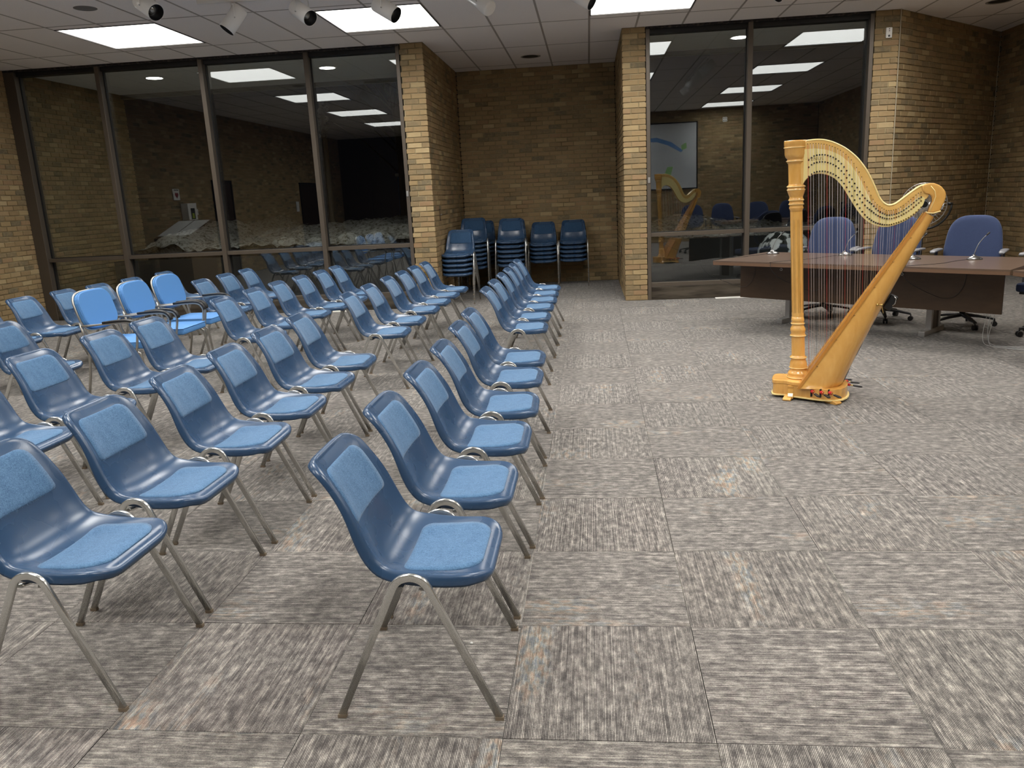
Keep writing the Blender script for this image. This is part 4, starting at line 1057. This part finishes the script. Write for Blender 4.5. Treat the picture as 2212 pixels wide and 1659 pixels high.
mb=MB(); mb.box((0,0,.012),(.40,.045,.020),ch=.003); o=mb.build('floor_strip',WHITE); o.location=(-3.72,10.97,.0); tag(o,'white metal strip on the carpet before the left window','strip')
mb=MB(); mb.ball((0,0,.004),(.006,.005,.004),seg=8,rings=5); o=mb.build('carpet_scrap',PAPER); o.location=(-.45,2.44,.0); tag(o,'tiny white scrap on the carpet beside the nearest chair','scrap')

# black pouch and tuning key hanging at the harp's far side
cpos=harp.matrix_world
hm=Matrix.Translation((1.503,5.735,0))@Euler((0,0,HA)).to_matrix().to_4x4()
t=empty('hanging_pouch',tuple(hm@Vector((.53,-.0,.69))),HA); tag(t,'black pouch with a metal clasp hanging behind the harp body','pouch')
mb=MB(); mb.box((.045,.02,.0),(.055,.04,.11),mat=Euler((0,R(28),0)).to_matrix()); o=mb.build('bag',mat('black_vinyl',(.008,.008,.009),.35),t); bevel_obj(o,.014,3)
mb=MB(); mb.tube([(.062,-.005,.045),(.078,-.01,.03),(.072,-.01,-.005),(.056,-.008,-.02)],.003,seg=6); mb.build('metal_loop',CHROME,t)
mb=MB(); mb.tube([(-.035,-.10,.0),(-.01,-.11,.0)],.006,seg=8); mb.ball((-.04,-.10,.0),.009,seg=8,rings=6); mb.ball((-.012,-.11,-.0),.009,seg=8,rings=6); mb.tube([(-.012,-.11,.0),(.0,-.08,-.06)],.004,seg=6); mb.build('brass_clasp',BRASS,t)

# ------------------------------------------------------------------ the part of the room seen only in the window reflections
# framed map on the wall behind the camera
t=empty('framed_map',(2.25,YB+.012,2.37),0); tag(t,'large framed wall map seen reflected in the right window','map')
mb=MB()
for c,d in (((0,.014,.89),(1.60,.03,.03)),((0,.014,-.89),(1.60,.03,.03)),((.80,.014,0),(.03,.03,1.81)),((-.80,.014,0),(.03,.03,1.81))): mb.box(c,d)
mb.build('frame',BLACK,t)
mb=MB(); mb.box((0,.008,0),(1.57,.010,1.75)); sh=mb.build('sheet',mat('map_sheet',(.50,.52,.54),.12),t)
def flat(name,m,pts,y=.0145):
    mb=MB(); mb.prism(pts,y-.001,y,'y'); mb.build(name,m,sh)
flat('green_area',GREEN,[(-.15,-.60),(.05,-.60),(.14,-.28),(-.02,-.28)]); flat('green_area',GREEN,[(.38,.15),(.52,.20),(.50,.36),(.36,.28)]); flat('water_area',BLUEP,[(-.7,.42),(-.3,.40),(.0,.30),(.35,.10),(.42,.14),(.1,.38),(-.3,.52),(-.7,.50)])
mb=MB()
for k in range(26):
    z=.25-k*.03; pts=[(x,.0145,z+.03*math.sin(3*x+k*.4)) for x in [-.72+.12*q for q in range(int(11-(k%5)))]]
    mb.tube(pts,.0022,seg=3)
for k in range(12): mb.tube([(.25+.04*k,.0145,-.75+.02*k),(.25+.045*k,.0145,-.2-.03*(k%4))],.0018,seg=3)
g=mb.build('street_lines',GREYL,sh); g['kind']='stuff'
plate('wall_plate',(3.80,YB+.002,3.28),PI,.12,.12,'small square grille high on the wall beside the map','plate',dots=((-.03,.03,.012),(.03,.03,.012),(-.03,-.03,.012),(.03,-.03,.012)))
# defibrillator cabinet and its sign on the left wall
t=empty('defibrillator_cabinet',(XL+.002,6.70,1.50),R(90)); tag(t,'white defibrillator cabinet with a dark window on the left wall','cabinet')
mb=MB(); mb.box((0,-.075,0),(.36,.15,.36)); o=mb.build('housing',WHITE,t); bevel_obj(o,.008,2)
mb=MB(); mb.box((0,-.152,-.03),(.17,.006,.22),ch=.002); mb.build('door_window',GASKET,t)
mb=MB(); mb.box((0,-.154,-.07),(.09,.006,.10),ch=.002); mb.build('device',mat('lime_device',(.30,.38,.03),.5),t)
t=empty('heart_sign',(XL+.002,7.02,1.86),R(90)); tag(t,'small white square sign with a dark red heart on the left wall','sign')
mb=MB(); mb.box((0,-.012,0),(.24,.02,.22),ch=.003); mb.build('board',WHITE,t)
mb=MB(); pts=[]
for k in range(24):
    a=2*PI*k/24; pts.append((.0042*16*math.sin(a)**3, -.015+.0042*(13*math.cos(a)-5*math.cos(2*a)-2*math.cos(3*a)-math.cos(4*a))))
mb.prism(pts,-.025,-.0225,'y'); mb.build('heart',mat('dark_red',(.22,.015,.02),.5),t)
mb=MB()
for x in (-.06,0,.06): mb.box((x,-.0235,.085),(.035,.003,.025))
mb.build('lettering_bar',BLACK,t)
plate('wall_switch',(XL+.002,6.26,1.50),R(90),.08,.12,'white double wall switch beside the defibrillator cabinet','switch',dots=((-.015,0,.006),(.015,0,.006)))
t=empty('display_cabinet',(-7.45,8.35,0),PI); tag(t,'brown display cabinet with open white papers on its sloping top','cabinet')
mb=MB(); mb.box((0,0,.53),(.62,.95,1.06)); o=mb.build('body',mat('brown_laminate',(.16,.10,.045),.5),t); bevel_obj(o,.004,1)
TL=Euler((R(24),0,0)).to_matrix()
mb=MB(); mb.prism([(-.50,1.0),(.50,1.0),(.50,1.36),(-.50,1.07)],-.33,.33,'x'); mb.build('sloping_top',mat('brown_laminate_edge',(.12,.075,.035),.5),t)
for x in (-.16,.16):
    mb=MB(); mb.box((x,0,1.228),(.29,.86,.006),mat=Euler((R(16.2),0,0)).to_matrix()); mb.build('paper',PAPER,t)
# doors in the left wall
for k,(y,w_) in enumerate(((4.95,.95),(-.9,1.9))):
    t=empty(f'door_{k+1}',(XL+.0,y,0),R(90)); tag(t,kind='structure')
    mb=MB(); mb.box((0,-.012,1.06),(w_-.10,.024,2.10),ch=.003); lf=mb.build('leaf',DARKW,t)
    mb=MB()
    for c,d in (((-(w_-.05)/2,-.014,1.08),(.05,.05,2.16)),(((w_-.05)/2,-.014,1.08),(.05,.05,2.16)),((0,-.014,2.14),(w_,.05,.05))): mb.box(c,d)
    mb.build('frame',BLACKM,t)
    mb=MB(); mb.tube([(w_/2-.14,-.025,1.0),(w_/2-.14,-.06,1.0),(w_/2-.26,-.06,1.0)],.009,seg=8); mb.build('handle',ALU,lf)
mb=MB(); mb.box((0,-.004,0),(.22,.004,.28)); o=mb.build('notice_sheet',PAPER); o.location=(XL+.012,.35,1.50); o.rotation_euler=(0,0,R(90)); tag(o,'blank white notice sheet pinned to the left wall','notice')

# ------------------------------------------------------------------ outside: soffit, raised snow bed, trees, far things
mb=MB(); mb.box(((XL+AX0-.2)/2,(YW+.24+14.0)/2,ZC+.06),(AX0-.2-XL,14.0-YW-.24,.12)); o=mb.build('soffit_left',SOFFIT); tag(o,kind='structure')
mb=MB(); mb.box(((AX1+.2+RP1)/2,(YW+.24+13.2)/2,ZC+.06),(RP1-AX1-.2,13.2-YW-.24,.12)); mb.prism([(RP1,11.42),(RP1+1.72,13.2),(RP1,13.2)],ZC,ZC+.12,'z'); o=mb.build('soffit_right',SOFFIT); tag(o,kind='structure')
for x0,x1,y,n in ((XL,AX0-.2,14.05,'fascia_left'),(AX1+.2,RP1+1.6,13.25,'fascia_right')):
    mb=MB(); mb.box(((x0+x1)/2,y,ZC+.03),(x1-x0,.10,.20)); o=mb.build(n,mat(n,(.10,.095,.07),.8)); tag(o,kind='structure')
downlight(-6.755,12.52,'left round lit downlight under the outside soffit',11); downlight(-3.987,12.63,'middle round lit downlight under the outside soffit',11); downlight(2.236,12.37,'round lit downlight under the soffit beyond the right window',11)
import mathutils.noise as mn
def snowbed(name,x0,x1,y0,y1,zf,lab,step=.055):
    vs=[];fs=[];nx=int((x1-x0)/step*.8);ny=int((y1-y0)/step)
    for j in range(ny+1):
        for i in range(nx+1):
            x=x0+(x1-x0)*i/nx; y=y0+(y1-y0)*j/ny
            z=zf(x,y)+.20*mn.noise(Vector((x*.8,y*.8,3)))+.10*mn.noise(Vector((x*1.7,y*1.7,0)))+.055*mn.noise(Vector((x*5,y*5,2)))+.04*mn.noise(Vector((x*13,y*13,5)))
            vs.append((x,y,z))
    for j in range(ny):
        for i in range(nx): q=j*(nx+1)+i; fs.append((q,q+1,q+nx+2,q+nx+1))
    mb=MB(); mb.add(vs,fs,0,True); o=mb.build(name,SNOW,fix=False); tag(o,lab,'snow',kind='stuff')
snowbed('snow_bank',XL+.35,AX0-.25,12.95,19,lambda x,y:.80+.20*smooth(y,13,14.6)+.10*smooth(x,-6.2,-4.2)+.18*smooth(x,-8.4,-7.6)*(1-smooth(x,-7.2,-6.6)),'bank of lumpy snow outside the left window')
snowbed('snow_bank',AX1+.3,5.5,13.8,16.4,lambda x,y:.72+.12*smooth(y,13.8,15.0)*(1-smooth(x,2.4,3.4)),'bank of lumpy snow outside the right window')
mb=MB(); mb.box(((XL+AX0)/2,12.86,.24),(AX0-XL-.3,.16,1.0)); mb.box(((AX1+.3+5.5)/2,13.70,.22),(5.2-AX1,.14,.90)); mb.box(((XL+AX0)/2,15.95,.15),(AX0-XL-.7,6.1,.86)); mb.box(((AX1+.3+5.5)/2,15.0,.01),(5.1-AX1,2.8,.44)); o=mb.build('planter_wall_outside',CONC); tag(o,kind='structure')
mb=MB(); mb.box((0,22,-.25),(60,28,.1)); mb.box(((XL+RP1)/2,12.1,-.22),(RP1-XL+1,1.72,.1)); o=mb.build('ground_outside',CONC); tag(o,kind='structure')
def tree(x,y,h,seed,lab):
    rn=random.Random(seed); t=empty('bare_tree',(x,y,0)); tag(t,lab,'tree','bare trees outside in the dark')
    mb=MB(); top=Vector((rn.uniform(-.3,.3),rn.uniform(-.3,.3),h)); mb.tube([(0,0,0),(.03,0,h*.4),tuple(top)],.16,seg=10,taper=[1,.7,.3]); mb.build('trunk',BARK,t)
    mb=MB()
    for k in range(26):
        z=rn.uniform(.35,.95)*h; a=rn.uniform(0,2*PI); L=rn.uniform(.6,1.6); p=Vector((top.x*z/h,top.y*z/h,z)); q=p+Vector((math.cos(a)*L*.5,math.sin(a)*L*.5,L*.5)); r_=q+Vector((math.cos(a+.4)*L*.5,math.sin(a+.4)*L*.5,L*.3))
        mb.tube([p,q,r_],.025,seg=5,taper=[1,.6,.2])
    g=mb.build('branches',BARK,t); g['kind']='stuff'
tree(-4.6,19.8,6,1,'bare tree trunk beyond the rightmost pane of the left window'); tree(-4.0,21.5,7,2,'second bare tree further off in the dark'); 
# light pole with snow, far blue container
t=empty('light_pole',(-6.55,20,-.2)); tag(t,'pale pole with snow caked on top outside the left window','pole')
mb=MB(); mb.tube([(0,0,0),(0,0,4.2)],.06,seg=12); mb.build('post',mat('pale_pole',(.45,.43,.38),.7),t)
mb=MB()
for k in range(14): mb.ball((random.uniform(-.16,.16),random.uniform(-.12,.12),3.35+random.random()*.8),random.uniform(.05,.11),seg=8,rings=6)
g=mb.build('snow_cap',SNOW,t); g['kind']='stuff'
t=empty('blue_container',(-5.0,23.5,-.2)); tag(t,'blue shed with a snowy white top far outside','shed')
mb=MB(); mb.box((0,0,1.20),(1.0,1.0,2.4),ch=.01); mb.build('body',mat('blue_shed',(.03,.14,.38),.5,emis=(.02,.09,.25),es=.0),t)
mb=MB(); mb.box((0,0,2.45),(1.1,1.1,.10),ch=.02); mb.build('snow_cover',PAPER,t)
for k in range(4):
    mb=MB(); mb.box((-.37+.25*k,-.515,1.2),(.20,.03,2.0),ch=.01); mb.build('side_panel',bpy.data.materials['blue_shed'],t)
# lumps of snow on the bank
for k,(x,y,r_) in enumerate(((-5.3,13.35,.17),(-4.75,13.5,.15),(-4.1,13.3,.20),(-3.6,13.4,.21),(-3.15,13.5,.17),(-7.35,13.5,.30))):
    mb=MB(); mb.ball((0,0,0),(r_*1.2,r_,r_*.75),seg=20,rings=12); o=mb.build('snow_mound',SNOW); o.location=(x,y,.86+r_*.2); tag(o,f'rounded snow mound on the bank outside, {ORD[k]} of a group of six','snow','rounded snow mounds on the left bank')
mb=MB(); mb.ball((0,0,0),(.42,.35,.40),seg=24,rings=14); o=mb.build('snowy_shrub',mat('snowy_shrub',(.02,.02,.02),.9)); o.location=(3.05,12.75,.42); tag(o,'dark rounded shrub patched with snow outside the right window','shrub')
t=NT(bpy.data.materials['snowy_shrub']); t.l(t.ramp(t.noise(t.coord('Object'),7,2,.4),[(.5,(.012,.014,.012)),(.56,(.6,.62,.64))]),t.b.inputs['Base Color'])
